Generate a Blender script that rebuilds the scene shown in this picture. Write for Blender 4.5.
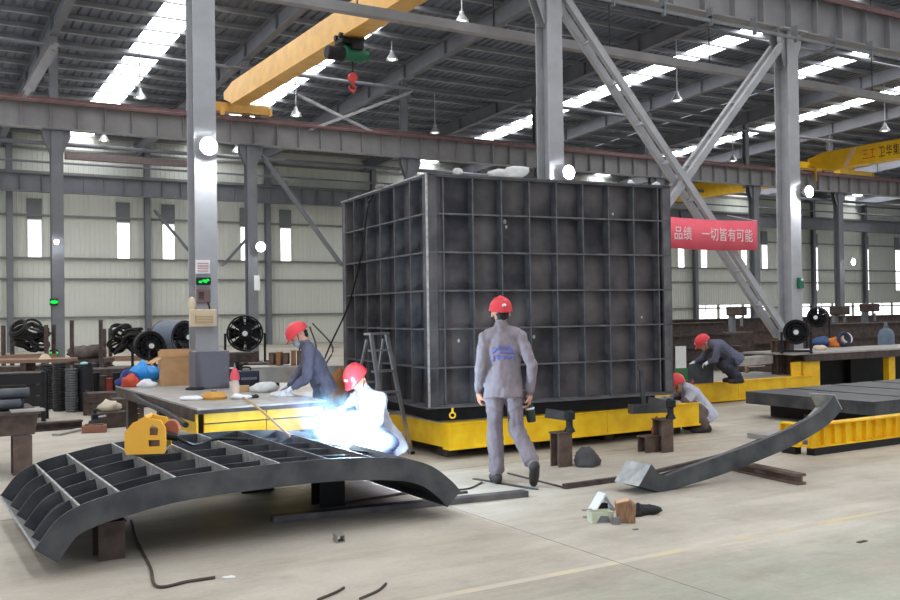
import bpy, bmesh, math, random
import numpy as np
from mathutils import Vector, Matrix, noise as mnoise

random.seed(7)
scene = bpy.context.scene
for o in list(bpy.data.objects):
    bpy.data.objects.remove(o)
COL = scene.collection
R = math.radians

# ------------------------------------------------------------------ camera
F_PX, CX, CY, CAM_H = 950.0, 450.0, 300.0, 1.61
cam_data = bpy.data.cameras.new('camera')
cam_data.sensor_width = 36.0
cam_data.lens = 36.0 * F_PX / 900.0
cam_data.clip_end = 400
cam = bpy.data.objects.new('camera', cam_data)
COL.objects.link(cam)
CAM_ROT = Matrix.Rotation(R(90) + math.atan(11 / F_PX), 3, 'X') @ Matrix.Rotation(-0.014, 3, 'Z')
cam.matrix_world = Matrix.Translation((0, 0, CAM_H)) @ CAM_ROT.to_4x4()
scene.camera = cam

# ------------------------------------------------------------------ world, view
world = bpy.data.worlds.new('overcast_sky')
scene.world = world
world.use_nodes = True
bg = world.node_tree.nodes['Background']
bg.inputs[0].default_value = (0.86, 0.92, 1.0, 1)
bg.inputs[1].default_value = 0.8
scene.view_settings.view_transform = 'Standard'
scene.view_settings.look = 'None'
scene.view_settings.gamma = 1.0
scene.view_settings.use_curve_mapping = False
scene.view_settings.exposure = 0.0
scene.cycles.use_denoising = True
scene.cycles.max_bounces = 7
scene.cycles.diffuse_bounces = 4
scene.cycles.glossy_bounces = 3
scene.cycles.sample_clamp_indirect = 6.0
SKY_E = 9.0          # daylight coming through the roof lights
PANE_E = 3.0         # daylight coming through the wall windows

# ------------------------------------------------------------------ layout helpers
YAW = R(30.9)
CA, SA = math.cos(YAW), math.sin(YAW)

def B(a, p, z=0.0):
    """hall axes (a along the aisle, p across it) to world"""
    return Vector((a * CA - p * SA, a * SA + p * CA, z))

def AP(v):
    return (v[0] * CA + v[1] * SA, -v[0] * SA + v[1] * CA)

def ray(x, y):
    return CAM_ROT @ Vector(((x - CX) / F_PX, -(y - CY) / F_PX, -1.0))

def G(x, y, z=0.0):
    """place in the hall seen at picture point x,y and lying at height z"""
    d = ray(x, y)
    t = (z - CAM_H) / d.z
    return Vector((d.x * t, d.y * t, z))

def U(x, y, Y):
    d = ray(x, y)
    t = Y / d.y
    return Vector((d.x * t, Y, CAM_H + d.z * t))

def WP(x, y, p):
    """place on the upright plane at distance p across the hall"""
    d = ray(x, y)
    t = p / (-d.x * SA + d.y * CA)
    return Vector((d.x * t, d.y * t, CAM_H + d.z * t))

# ------------------------------------------------------------------ materials
MATS = {}

def mat(name, col, rough=0.6, metal=0.0, var=0.12, scale=6.0, bump=0.0, bscale=60.0, col2=None,
        detail=5.0, spec=0.4, stretch=None, lo=0.35, hi=0.7):
    if name in MATS:
        return MATS[name]
    m = bpy.data.materials.new(name)
    m.use_nodes = True
    nt = m.node_tree
    n = nt.nodes
    b = n['Principled BSDF']
    tc = n.new('ShaderNodeTexCoord')
    src = tc.outputs['Object']
    if stretch:
        mp = n.new('ShaderNodeMapping')
        mp.inputs['Scale'].default_value = stretch
        nt.links.new(src, mp.inputs[0])
        src = mp.outputs[0]
    nz = n.new('ShaderNodeTexNoise')
    nz.inputs['Scale'].default_value = scale
    nz.inputs['Detail'].default_value = detail
    nt.links.new(src, nz.inputs['Vector'])
    rp = n.new('ShaderNodeValToRGB')
    rp.color_ramp.elements[0].position = lo
    rp.color_ramp.elements[1].position = hi
    if col2 is None:
        c0 = [max(0, c * (1 - var)) for c in col]
        c1 = [min(1, c * (1 + var)) for c in col]
    else:
        c0, c1 = col, col2
    rp.color_ramp.elements[0].color = (*c0, 1)
    rp.color_ramp.elements[1].color = (*c1, 1)
    nt.links.new(nz.outputs[0], rp.inputs[0])
    nt.links.new(rp.outputs[0], b.inputs['Base Color'])
    b.inputs['Roughness'].default_value = rough
    b.inputs['Metallic'].default_value = metal
    b.inputs['Specular IOR Level'].default_value = spec
    if bump:
        n2 = n.new('ShaderNodeTexNoise')
        n2.inputs['Scale'].default_value = bscale
        nt.links.new(src, n2.inputs['Vector'])
        bp = n.new('ShaderNodeBump')
        bp.inputs['Strength'].default_value = bump
        bp.inputs['Distance'].default_value = 0.01
        nt.links.new(n2.outputs[0], bp.inputs['Height'])
        nt.links.new(bp.outputs[0], b.inputs['Normal'])
    MATS[name] = m
    return m

def emit(name, col, e):
    if name in MATS:
        return MATS[name]
    m = bpy.data.materials.new(name)
    m.use_nodes = True
    nt = m.node_tree
    nt.nodes.clear()
    o = nt.nodes.new('ShaderNodeOutputMaterial')
    em = nt.nodes.new('ShaderNodeEmission')
    em.inputs[0].default_value = (*col, 1)
    em.inputs[1].default_value = e
    nt.links.new(em.outputs[0], o.inputs[0])
    MATS[name] = m
    return m

def S(r, g, b):
    """sRGB 0-255 to linear"""
    return tuple(((c / 255) / 12.92 if c / 255 <= 0.04045 else ((c / 255 + 0.055) / 1.055) ** 2.4) for c in (r, g, b))

M_col = mat('column_grey_paint', S(168, 168, 172), 0.45, var=0.10, scale=3, bump=0.05)
M_colfar = mat('far_column_paint', S(116, 118, 124), 0.5, var=0.10, scale=2)
M_gird = mat('girder_grey_paint', S(140, 138, 140), 0.5, var=0.12, scale=2)
M_rail = mat('rail_red_oxide', S(112, 80, 80), 0.6, var=0.2, scale=4)
M_roof = mat('roof_sheet', S(104, 110, 124), 0.5, metal=0.2, var=0.10, scale=1.5)
M_purlin = mat('purlin_galvanised', S(150, 152, 156), 0.4, metal=0.35, var=0.15, scale=1.5)
M_rafter = mat('rafter_grey', S(112, 114, 122), 0.5, var=0.1, scale=2)
M_wall = mat('wall_cladding', S(212, 214, 205), 0.55, var=0.04, scale=1.0)
M_girt = mat('girt_grey', S(128, 128, 128), 0.5, var=0.1, scale=3)
M_crane = mat('crane_yellow', S(220, 170, 88), 0.4, var=0.10, scale=3)
M_crane2 = mat('crane_bright_yellow', S(240, 190, 40), 0.4, var=0.08, scale=3)
M_yel = mat('platform_yellow', S(232, 178, 12), 0.45, scale=5, col2=S(248, 206, 36), bump=0.1)
M_steel = mat('mill_scale_steel', S(66, 66, 70), 0.45, metal=0.5, scale=4, col2=S(94, 92, 92), bump=0.12, bscale=30)
M_steelb = mat('blue_grey_steel', S(68, 71, 77), 0.42, metal=0.5, scale=4, col2=S(98, 100, 103), bump=0.12, bscale=30)
M_cell = mat('mould_skin_steel', S(54, 52, 58), 0.5, metal=0.35, scale=1.7, col2=S(112, 106, 107), bump=0.15, bscale=18, lo=0.36, hi=0.66)
M_rib = mat('mould_rib_steel', S(84, 83, 89), 0.45, metal=0.4, scale=5, col2=S(116, 114, 115), bump=0.1)
M_black = mat('matt_black', S(26, 26, 30), 0.6, var=0.25, scale=8)
M_rubber = mat('black_rubber', S(20, 20, 22), 0.5, var=0.2, scale=8)
M_rust = mat('rusty_brown_steel', S(84, 68, 62), 0.7, scale=8, col2=S(114, 94, 84), bump=0.2)
M_dkbrown = mat('dark_brown_steel', S(62, 52, 50), 0.7, scale=8, col2=S(92, 78, 72), bump=0.2)
M_plate = mat('work_top_steel', S(150, 146, 142), 0.5, metal=0.2, scale=5, col2=S(178, 172, 166), bump=0.15)
M_alu = mat('aluminium', S(196, 196, 200), 0.3, metal=0.7, var=0.08, scale=10)
M_card = mat('cardboard', S(186, 146, 106), 0.85, var=0.08, scale=8)
M_orange = mat('orange_plastic', S(255, 190, 70), 0.35, var=0.05, scale=5)
M_redhat = mat('red_helmet_plastic', S(216, 62, 70), 0.3, var=0.06, scale=8)
M_white = mat('white_fabric', S(226, 226, 228), 0.8, var=0.06, scale=20)
M_blue = mat('blue_bag_plastic', S(40, 140, 214), 0.3, var=0.12, scale=12)
M_green = mat('hoist_green', S(34, 108, 78), 0.4, var=0.1, scale=10)
M_skin = mat('skin', S(204, 150, 124), 0.55, var=0.05, scale=20)
M_hair = mat('black_hair', S(24, 20, 20), 0.6, var=0.1, scale=60)
M_lamp = mat('lamp_shade_grey', S(196, 198, 200), 0.35, metal=0.3, var=0.04)
M_led = emit('floodlight_led', (0.95, 0.98, 1.0), 40.0)
M_bulb = emit('lamp_glow', (1.0, 0.98, 0.94), 3.0)
M_sky = emit('rooflight_daylight', (0.97, 0.99, 1.0), SKY_E)
M_pane = emit('window_daylight', (0.97, 0.99, 1.0), PANE_E)
M_greenled = emit('green_led', S(30, 230, 80), 1.2)
M_cream = mat('cream_plastic', S(214, 196, 168), 0.6, var=0.05)
M_tan = mat('tan_plastic', S(186, 150, 106), 0.6, var=0.1)

# ------------------------------------------------------------------ mesh builder
class MB:
    def __init__(s):
        s.v, s.f = [], []

    def add(s, vs, fs):
        k = len(s.v)
        s.v += [tuple(v) for v in vs]
        s.f += [tuple(i + k for i in f) for f in fs]
        return s

    def box(s, c, size, rz=0.0, M=None):
        hx, hy, hz = size[0] / 2, size[1] / 2, size[2] / 2
        vs = [Vector((x, y, z)) for z in (-hz, hz) for y in (-hy, hy) for x in (-hx, hx)]
        if rz:
            m = Matrix.Rotation(rz, 3, 'Z')
            vs = [m @ v for v in vs]
        if M is not None:
            vs = [M @ v for v in vs]
        c = Vector(c)
        return s.add([v + c for v in vs], [(0, 2, 3, 1), (4, 5, 7, 6), (0, 1, 5, 4), (2, 6, 7, 3), (0, 4, 6, 2), (1, 3, 7, 5)])

    def bx(s, x0, x1, y0, y1, z0, z1):
        return s.box(((x0 + x1) / 2, (y0 + y1) / 2, (z0 + z1) / 2), (x1 - x0, y1 - y0, z1 - z0))

    def bar(s, p, q, w, h, up=(0, 0, 1)):
        p, q = Vector(p), Vector(q)
        d = (q - p).normalized()
        sd = d.cross(Vector(up))
        if sd.length < 1e-4:
            sd = d.cross(Vector((1, 0, 0)))
        sd.normalize()
        u = sd.cross(d)
        vs = []
        for e in (p, q):
            for i, j in ((-1, -1), (1, -1), (1, 1), (-1, 1)):
                vs.append(e + sd * (w / 2 * i) + u * (h / 2 * j))
        return s.add(vs, [(0, 1, 2, 3), (7, 6, 5, 4), (0, 4, 5, 1), (1, 5, 6, 2), (2, 6, 7, 3), (3, 7, 4, 0)])

    def cyl(s, p, q, r1, r2=None, n=14, caps=True):
        r2 = r1 if r2 is None else r2
        p, q = Vector(p), Vector(q)
        d = (q - p).normalized()
        sd = d.orthogonal().normalized()
        u = d.cross(sd)
        vs = []
        for e, r in ((p, r1), (q, r2)):
            for i in range(n):
                a = 2 * math.pi * i / n
                vs.append(e + sd * (math.cos(a) * r) + u * (math.sin(a) * r))
        fs = [(i, (i + 1) % n, n + (i + 1) % n, n + i) for i in range(n)]
        if caps:
            fs += [tuple(range(n - 1, -1, -1)), tuple(range(n, 2 * n))]
        return s.add(vs, fs)

    def lathe(s, prof, c=(0, 0, 0), n=20, M=None, closed=False):
        """prof: list of (r, z)"""
        vs, fs = [], []
        k = len(prof)
        for i in range(n):
            a = 2 * math.pi * i / n
            for r, z in prof:
                v = Vector((r * math.cos(a), r * math.sin(a), z))
                if M is not None:
                    v = M @ v
                vs.append(v + Vector(c))
        for i in range(n):
            j = (i + 1) % n
            for t in range(k if closed else k - 1):
                t2 = (t + 1) % k
                fs.append((i * k + t, j * k + t, j * k + t2, i * k + t2))
        return s.add(vs, fs)

    def ell(s, c, r, nu=14, nv=9, M=None):
        vs, fs = [], []
        c = Vector(c)
        for j in range(nv + 1):
            th = math.pi * j / nv
            for i in range(nu):
                a = 2 * math.pi * i / nu
                v = Vector((r[0] * math.sin(th) * math.cos(a), r[1] * math.sin(th) * math.sin(a), r[2] * math.cos(th)))
                if M is not None:
                    v = M @ v
                vs.append(v + c)
        for j in range(nv):
            for i in range(nu):
                i2 = (i + 1) % nu
                fs.append((j * nu + i, (j + 1) * nu + i, (j + 1) * nu + i2, j * nu + i2))
        return s.add(vs, fs)

    def torus(s, c, Rr, r, n=24, m=8, M=None):
        prof = [(Rr + r * math.cos(2 * math.pi * t / m), r * math.sin(2 * math.pi * t / m)) for t in range(m)]
        return s.lathe(prof, c, n, M, closed=True)

    def tube(s, pts, r, n=8):
        pts = [Vector(p) for p in pts]
        vs, fs = [], []
        k = len(pts)
        for i, p in enumerate(pts):
            d = (pts[min(i + 1, k - 1)] - pts[max(i - 1, 0)]).normalized()
            up = Vector((0, 0, 1)) if abs(d.z) < 0.95 else Vector((1, 0, 0))
            sd = d.cross(up).normalized()
            u = sd.cross(d)
            for j in range(n):
                a = 2 * math.pi * j / n
                vs.append(p + sd * (math.cos(a) * r) + u * (math.sin(a) * r))
        for i in range(k - 1):
            for j in range(n):
                j2 = (j + 1) % n
                fs.append((i * n + j, i * n + j2, (i + 1) * n + j2, (i + 1) * n + j))
        fs += [tuple(range(n - 1, -1, -1)), tuple(range((k - 1) * n, k * n))]
        return s.add(vs, fs)

    def prism(s, poly, vec):
        """poly: 3-D points of a flat outline, vec: extrusion"""
        n = len(poly)
        poly = [Vector(p) for p in poly]
        vec = Vector(vec)
        vs = poly + [p + vec for p in poly]
        fs = [tuple(range(n - 1, -1, -1)), tuple(range(n, 2 * n))]
        fs += [(i, (i + 1) % n, n + (i + 1) % n, n + i) for i in range(n)]
        return s.add(vs, fs)

    def strip(s, rows):
        """rows: list of closed section loops, capped at both ends"""
        n = len(rows[0])
        vs = [v for r in rows for v in r]
        fs = []
        for i in range(len(rows) - 1):
            for j in range(n):
                j2 = (j + 1) % n
                fs.append((i * n + j, i * n + j2, (i + 1) * n + j2, (i + 1) * n + j))
        fs += [tuple(range(n - 1, -1, -1)), tuple(range((len(rows) - 1) * n, len(rows) * n))]
        return s.add(vs, fs)

    def mesh(s, name, m, smooth=False):
        me = bpy.data.meshes.new(name)
        me.from_pydata(s.v, [], s.f)
        me.materials.append(m)
        bm = bmesh.new()
        bm.from_mesh(me)
        bmesh.ops.remove_doubles(bm, verts=bm.verts, dist=1e-5)
        bmesh.ops.recalc_face_normals(bm, faces=bm.faces)
        bm.to_mesh(me)
        bm.free()
        if smooth:
            me.polygons.foreach_set('use_smooth', [True] * len(me.polygons))
            if smooth != 'full':
                try:
                    me.set_sharp_from_angle(angle=R(40))
                except Exception:
                    pass
        me.update()
        return me

    def build(s, name, m, parent=None, smooth=False, bevel=0.0, loc=None):
        o = bpy.data.objects.new(name, s.mesh(name, m, smooth))
        COL.objects.link(o)
        if parent is not None:
            o.parent = parent
        if loc is not None:
            o.location = loc
        if bevel:
            bv = o.modifiers.new('bevel', 'BEVEL')
            bv.width = bevel
            bv.segments = 2
            bv.limit_method = 'ANGLE'
        return o

def inst(name, me, parent=None, loc=(0, 0, 0), rot=(0, 0, 0), sc=(1, 1, 1)):
    o = bpy.data.objects.new(name, me)
    COL.objects.link(o)
    if parent is not None:
        o.parent = parent
    o.location, o.rotation_euler, o.scale = loc, rot, sc
    return o

def tag(o, label=None, cat=None, group=None, kind=None):
    if label: o['label'] = label
    if cat: o['category'] = cat
    if group: o['group'] = group
    if kind: o['kind'] = kind
    return o

def thing(name, label, cat, loc=(0, 0, 0), rz=0.0, group=None):
    o = bpy.data.objects.new(name, None)
    o.empty_display_size = 0.1
    COL.objects.link(o)
    o.location = loc
    o.rotation_euler = (0, 0, rz)
    return tag(o, label, cat, group)

def copy_tree(o, parent=None):
    c = o.copy()
    COL.objects.link(c)
    c.parent = parent
    for ch in list(o.children):
        copy_tree(ch, c)
    return c

def spline(pts, n):
    """Catmull-Rom through pts, n samples, any dimension"""
    P = [Vector(p) for p in pts]
    P = [P[0] * 2 - P[1]] + P + [P[-1] * 2 - P[-2]]
    out = []
    seg = len(P) - 3
    for i in range(n):
        t = i / (n - 1) * seg
        k = min(int(t), seg - 1)
        u = t - k
        a, b, c, d = P[k:k + 4]
        out.append(0.5 * ((2 * b) + (c - a) * u + (2 * a - 5 * b + 4 * c - d) * u * u + (3 * b - a - 3 * c + d) * u ** 3))
    return out

# ================================================================== THE HALL
A0, A1 = -14.0, 92.0
P0, PW = -12.0, 47.5
NEAR_P, FAR_P = 13.2, 30.8
NEAR_A = [3.87 + 6.1 * k for k in range(-1, 9)]
FAR_A = [4.58 + 6.1 * k for k in range(-1, 13)]
GZ0, GZ1 = 7.28, 8.12       # runway girders

def roof_z(p):
    return 12.73 - 0.055 * p

# floor -------------------------------------------------------------
def floor_material():
    m = bpy.data.materials.new('concrete_floor')
    m.use_nodes = True
    nt = m.node_tree
    n, L = nt.nodes, nt.links
    b = n['Principled BSDF']
    tc = n.new('ShaderNodeTexCoord')
    def nz(scale, det=6, rough=0.6, st=None):
        t = n.new('ShaderNodeTexNoise')
        t.inputs['Scale'].default_value = scale
        t.inputs['Detail'].default_value = det
        t.inputs['Roughness'].default_value = rough
        src = tc.outputs['Object']
        if st:
            mp = n.new('ShaderNodeMapping')
            mp.inputs['Scale'].default_value = st
            L.new(src, mp.inputs[0])
            src = mp.outputs[0]
        L.new(src, t.inputs['Vector'])
        return t.outputs[0]
    def ramp(src, p0, c0, p1, c1):
        r = n.new('ShaderNodeValToRGB')
        r.color_ramp.elements[0].position, r.color_ramp.elements[0].color = p0, (*c0, 1)
        r.color_ramp.elements[1].position, r.color_ramp.elements[1].color = p1, (*c1, 1)
        L.new(src, r.inputs[0])
        return r.outputs[0]
    def mix(f, c1, c2, mode='MIX'):
        x = n.new('ShaderNodeMix')
        x.data_type = 'RGBA'
        x.blend_type = mode
        if isinstance(f, float): x.inputs[0].default_value = f
        else: L.new(f, x.inputs[0])
        for i, c in ((6, c1), (7, c2)):
            if isinstance(c, tuple): x.inputs[i].default_value = (*c, 1)
            else: L.new(c, x.inputs[i])
        return x.outputs[2]
    base = ramp(nz(0.35), 0.3, S(178, 170, 158), 0.7, S(208, 200, 187))
    # worn green coating on the walkway side (smaller p)
    sp = n.new('ShaderNodeSeparateXYZ')
    L.new(tc.outputs['Object'], sp.inputs[0])
    edge = n.new('ShaderNodeMath'); edge.operation = 'SUBTRACT'
    edge.inputs[0].default_value = 4.55
    L.new(sp.outputs[1], edge.inputs[1])
    wob = n.new('ShaderNodeMath'); wob.operation = 'MULTIPLY_ADD'
    L.new(nz(1.6, 8, 0.7), wob.inputs[0]); wob.inputs[1].default_value = 1.1; wob.inputs[2].default_value = -0.55
    sm = n.new('ShaderNodeMath'); sm.operation = 'ADD'
    L.new(edge.outputs[0], sm.inputs[0]); L.new(wob.outputs[0], sm.inputs[1])
    gf = ramp(sm.outputs[0], 0.0, (0, 0, 0), 0.35, (0.75, 0.75, 0.75))
    worn = ramp(nz(0.7, 8, 0.75), 0.36, (0.05, 0.05, 0.05), 0.62, (1, 1, 1))
    gm = n.new('ShaderNodeMath'); gm.operation = 'MULTIPLY'
    L.new(gf, gm.inputs[0]); L.new(worn, gm.inputs[1])
    c = mix(gm.outputs[0], base, S(160, 170, 154))
    dirt = ramp(nz(0.55, 10, 0.7, (1.0, 2.2, 1)), 0.40, (1, 1, 1), 0.68, (0.60, 0.57, 0.54))
    c = mix(0.8, c, dirt, 'MULTIPLY')
    smear = ramp(nz(0.8, 9, 0.75, (0.4, 2.5, 1)), 0.5, (1, 1, 1), 0.72, (0.70, 0.64, 0.56))
    c = mix(0.7, c, smear, 'MULTIPLY')
    pale = ramp(nz(0.42, 6, 0.6, (1, 1.4, 1)), 0.52, (1, 1, 1), 0.7, (1.16, 1.14, 1.1))
    c = mix(0.8, c, pale, 'MULTIPLY')
    spots = ramp(nz(2.6, 3, 0.5), 0.62, (1, 1, 1), 0.78, (0.66, 0.6, 0.54))
    c = mix(0.5, c, spots, 'MULTIPLY')
    fine = ramp(nz(30, 4), 0.3, (0.93, 0.93, 0.93), 0.7, (1.03, 1.03, 1.03))
    c = mix(1.0, c, fine, 'MULTIPLY')
    L.new(c, b.inputs['Base Color'])
    L.new(ramp(nz(1.2), 0.3, (0.42, 0.42, 0.42), 0.7, (0.7, 0.7, 0.7)), b.inputs['Roughness'])
    b.inputs['Specular IOR Level'].default_value = 0.35
    bp = n.new('ShaderNodeBump'); bp.inputs['Strength'].default_value = 0.08; bp.inputs['Distance'].default_value = 0.01
    L.new(nz(40, 3), bp.inputs['Height']); L.new(bp.outputs[0], b.inputs['Normal'])
    return m

fl = MB().bx(A0, A1, P0, PW, -0.2, 0.0).build('floor', floor_material())
fl.rotation_euler.z = YAW
tag(fl, 'bare beige concrete workshop floor with worn green coating', kind='structure')
M_line = mat('faded_yellow_line', S(192, 184, 170), 0.7, scale=4, col2=S(208, 192, 152), lo=0.45, hi=0.65, detail=8)
M_joint = mat('dark_joint', S(142, 136, 126), 0.9, var=0.2)
MB().bx(-4, 30, 4.62, 4.69, 0.0, 0.0008).build('painted_line', M_line, fl)
for a in (-2.1, 4.0, 10.1, 16.2):
    MB().bx(a - 0.004, a + 0.004, -6, 12.9, 0.0, 0.001).build('floor_joint', M_joint, fl)
MB().bx(-8, 40, 8.3, 8.312, 0.0, 0.001).build('floor_joint', M_joint, fl)

# roof --------------------------------------------------------------
SKY_A = [-10.9, -4.6, 1.7, 8.05, 13.9, 26.8, 33.0, 39.5, 52.3, 65]
SKY_W = 1.2
edges = [A0] + [v for a in SKY_A for v in (a - SKY_W / 2, a + SKY_W / 2)] + [A1]
rb = MB()
for i in range(0, len(edges), 2):
    x0, x1 = edges[i], edges[i + 1]
    k = max(2, int((x1 - x0) / 0.3))
    xs = [x0 + (x1 - x0) * j / k for j in range(k + 1)]
    prof = []
    for j in range(k):
        w = xs[j + 1] - xs[j]
        prof += [(xs[j], 0), (xs[j] + w * 0.6, 0), (xs[j] + w * 0.7, 0.05), (xs[j] + w * 0.9, 0.05)]
    prof.append((x1, 0))
    vs = [(x, P0, roof_z(P0) + h) for x, h in prof] + [(x, PW + 0.3, roof_z(PW + 0.3) + h) for x, h in prof]
    q = len(prof)
    rb.add(vs, [(t, t + 1, q + t + 1, q + t) for t in range(q - 1)])
roof = rb.build('ceiling', M_roof)
roof.rotation_euler.z = YAW
tag(roof, 'dark corrugated metal roof with purlins and roof lights', kind='structure')
purlin_me = MB().bx(A0, A1, -0.03, 0.03, -0.14, -0.005).bx(A0, A1, -0.03, 0.09, -0.15, -0.135).mesh('purlin', M_purlin)
PUR = [P0 + 0.4 + 1.3 * k for k in range(46)]
for p in PUR:
    if p < PW:
        inst('purlin', purlin_me, roof, (0, p, roof_z(p)))
for a in SKY_A:
    for k in range(9):
        p0 = P0 + 6.6 * k
        p1 = min(p0 + 6.56, PW)
        dull = a == 33.0 and p0 > 26.5
        m = MB().prism([(a - SKY_W / 2, p0, roof_z(p0) + 0.02), (a + SKY_W / 2, p0, roof_z(p0) + 0.02),
                        (a + SKY_W / 2, p1, roof_z(p1) + 0.02), (a - SKY_W / 2, p1, roof_z(p1) + 0.02)], (0, 0, 0.02))
        m.build('roof_panel' if dull else 'skylight_panel', M_roof if dull else M_sky, roof)
def ibeam(mb, x, y0, y1, zf0, zf1, w=0.25, h=0.5, t=0.02):
    for a0, a1, c0, c1 in ((-w / 2, w / 2, 0, t), (-w / 2, w / 2, h - t, h), (-t / 2, t / 2, t, h - t)):
        mb.prism([(x + a0, y0, zf0 + c0), (x + a1, y0, zf0 + c0), (x + a1, y0, zf0 + c1), (x + a0, y0, zf0 + c1)], (0, y1 - y0, zf1 - zf0))
    return mb
for a in FAR_A:
    m = MB()
    ibeam(m, a, P0 + 0.2, PW - 0.1, roof_z(P0 + 0.2) - 0.78, roof_z(PW - 0.1) - 0.78, 0.24, 0.56)
    for p in range(-8, 46, 3):
        m.bx(a - 0.11, a + 0.11, p - 0.006, p + 0.006, roof_z(p) - 0.76, roof_z(p) - 0.26)
    m.build('rafter', M_rafter, roof)
# struts running along the hall under the rafters
for p, z, r in ((30.2, 9.68, 0.06), (42.0, 8.75, 0.09), (44.5, 8.35, 0.05), (38.5, 9.75, 0.05), (22.0, 10.6, 0.05)):
    MB().cyl((A0, p, z), (A1, p, z), r, n=10).build('eave_strut', M_rafter, roof, True)
# hanging cable duct just behind the near columns
duct = MB().bx(A0 + 2, 70, 15.92, 16.1, 7.16, 7.34).build('cable_duct', M_gird, roof)
for a in [-1.5 + 3.05 * k for k in range(18)]:
    MB().cyl((a, 16.0, 7.33), (a, 16.0, roof_z(16) - 0.2), 0.015, n=6).build('duct_hanger', M_black, duct)

# back wall ---------------------------------------------------------
wall = MB().bx(A0, A1, PW, PW + 0.12, 0, roof_z(PW) + 0.2).build('wall_back', M_wall)
wall.rotation_euler.z = YAW
tag(wall, 'pale grey-green corrugated cladding wall at the back of the hall', kind='structure')
def clad(z0, z1):
    m = MB()
    for k in range(4):
        x = -0.45 + 0.225 * k
        m.prism([(x + 0.15, 0.006, z0), (x + 0.165, -0.016, z0), (x + 0.205, -0.016, z0), (x + 0.22, 0.006, z0)], (0, 0, z1 - z0))
    m.bx(-0.448, 0.448, 0, 0.015, z0, z1)
    return m.mesh('wall_panel', M_wall)
clad_lo, clad_hi = clad(0.02, 4.3), clad(4.34, 10.0)
for k in range(110):
    a = A0 + 0.5 + 0.9 * k
    if a < A1 - 0.5 and -9 < a < 90:
        inst('wall_panel', clad_lo, wall, (a, PW - 0.03, 0))
        inst('wall_panel', clad_hi, wall, (a, PW - 0.03, 0))
for z in (1.55, 3.35, 4.32, 6.3, 8.3, 9.4):
    MB().bx(A0, A1, PW - 0.16, PW - 0.04, z - 0.05, z + 0.05).build('girt', M_girt, wall)
WALL_COL = [5.0 + 6.12 * k for k in range(-2, 15)]
wc = MB()
for s_ in (-1, 1):
    wc.bx(-0.13, 0.13, -0.15 + s_ * 0.14 - 0.01, -0.15 + s_ * 0.14 + 0.01, 0, 10.0)
wc.bx(-0.008, 0.008, -0.29, -0.01, 0, 10.0)
wc_me = wc.mesh('wall_post', M_colfar)
for a in WALL_COL:
    inst('wall_post', wc_me, wall, (a, PW - 0.2, 0))
win = MB()
for s_ in (-1, 1):
    win.bx(s_ * 0.43 - 0.03, s_ * 0.43 + 0.03, -0.07, 0.0, -0.9, 0.9)
win.bx(-0.46, 0.46, -0.07, 0, 0.87, 0.93).bx(-0.46, 0.46, -0.07, 0, -0.93, -0.87)
win_me = win.mesh('window_frame', M_wall)
pane_me = MB().bx(-0.4, 0.4, -0.035, -0.02, -0.87, 0.87).mesh('pane', M_pane)
M_dark = mat('louvre_grey', S(120, 122, 126), 0.6, var=0.1)
lou_me = MB().bx(-0.46, 0.46, -0.06, 0, 0, 0.95).mesh('louvre', M_dark)
wn = 0
def window(a, z, sz=1.0):
    global wn
    wn += 1
    w = bpy.data.objects.new('window_%d' % wn, None)
    COL.objects.link(w)
    w.location = B(a, PW - 0.045, z)
    w.rotation_euler.z = YAW
    tag(w, 'tall narrow window in the back wall', kind='structure')
    inst('window_frame', win_me, w, sc=(0.7, 1, sz))
    inst('pane', pane_me, w, sc=(0.7, 1, sz))
    inst('louvre', lou_me, w, (0, 0, 0.93 * sz), sc=(0.7, 1, 1))
for a in WALL_COL[1:11]:
    window(a - 1.08, 5.2)
    window(a + 1.08, 5.2)
for a in (60.6, 63.2, 66.7, 70.7, 73.3, 77, 80.5):
    window(a, 4.4, 1.85)
# low glazed strip at the far right
for k in range(14):
    a = 49.0 + 2.45 * k
    if 54.4 < a < 57.2: continue
    wn += 1
    w = bpy.data.objects.new('window_%d' % wn, None)
    COL.objects.link(w)
    w.location = B(a, PW - 0.045, 1.2)
    w.rotation_euler.z = YAW
    tag(w, 'low wide window in the back wall strip', kind='structure')
    f = MB()
    for x in (-1.12, 0, 1.12):
        f.bx(x - 0.04, x + 0.04, -0.07, 0, -0.6, 0.6)
    f.bx(-1.16, 1.16, -0.07, 0, 0.56, 0.64).bx(-1.16, 1.16, -0.07, 0, -0.64, -0.56)
    f.build('window_frame', M_wall, w)
    for s_ in (-1, 1):
        MB().bx(s_ * 0.56 - 0.52, s_ * 0.56 + 0.52, -0.035, -0.02, -0.56, 0.56).build('pane', M_pane, w)

# bracing on the wall and between the far columns
def brace(name, label, p, q, r, m, double=0.0):
    p, q = Vector(p), Vector(q)
    t = thing(name, label, 'brace', p)
    d = q - p
    if double:
        off = Vector((-SA, CA, 0)) * double
        for s_ in (-1, 1):
            MB().bar(off * s_, d + off * s_, 0.09, 0.13).build('angle_bar', m, t)
        n = int(d.length / 0.9)
        for k in range(1, n):
            c = d * (k / n)
            MB().bar(c - off, c + off, 0.12, 0.02, up=d).build('batten_plate', m, t)
    else:
        MB().bar((0, 0, 0), d, r, r).build('brace_bar', m, t)
        for e in (Vector(), d):
            MB().bar(e - d.normalized() * 0.12, e + d.normalized() * 0.12, r * 1.6, r * 0.5).build('end_plate', m, t)
    return t
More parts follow.
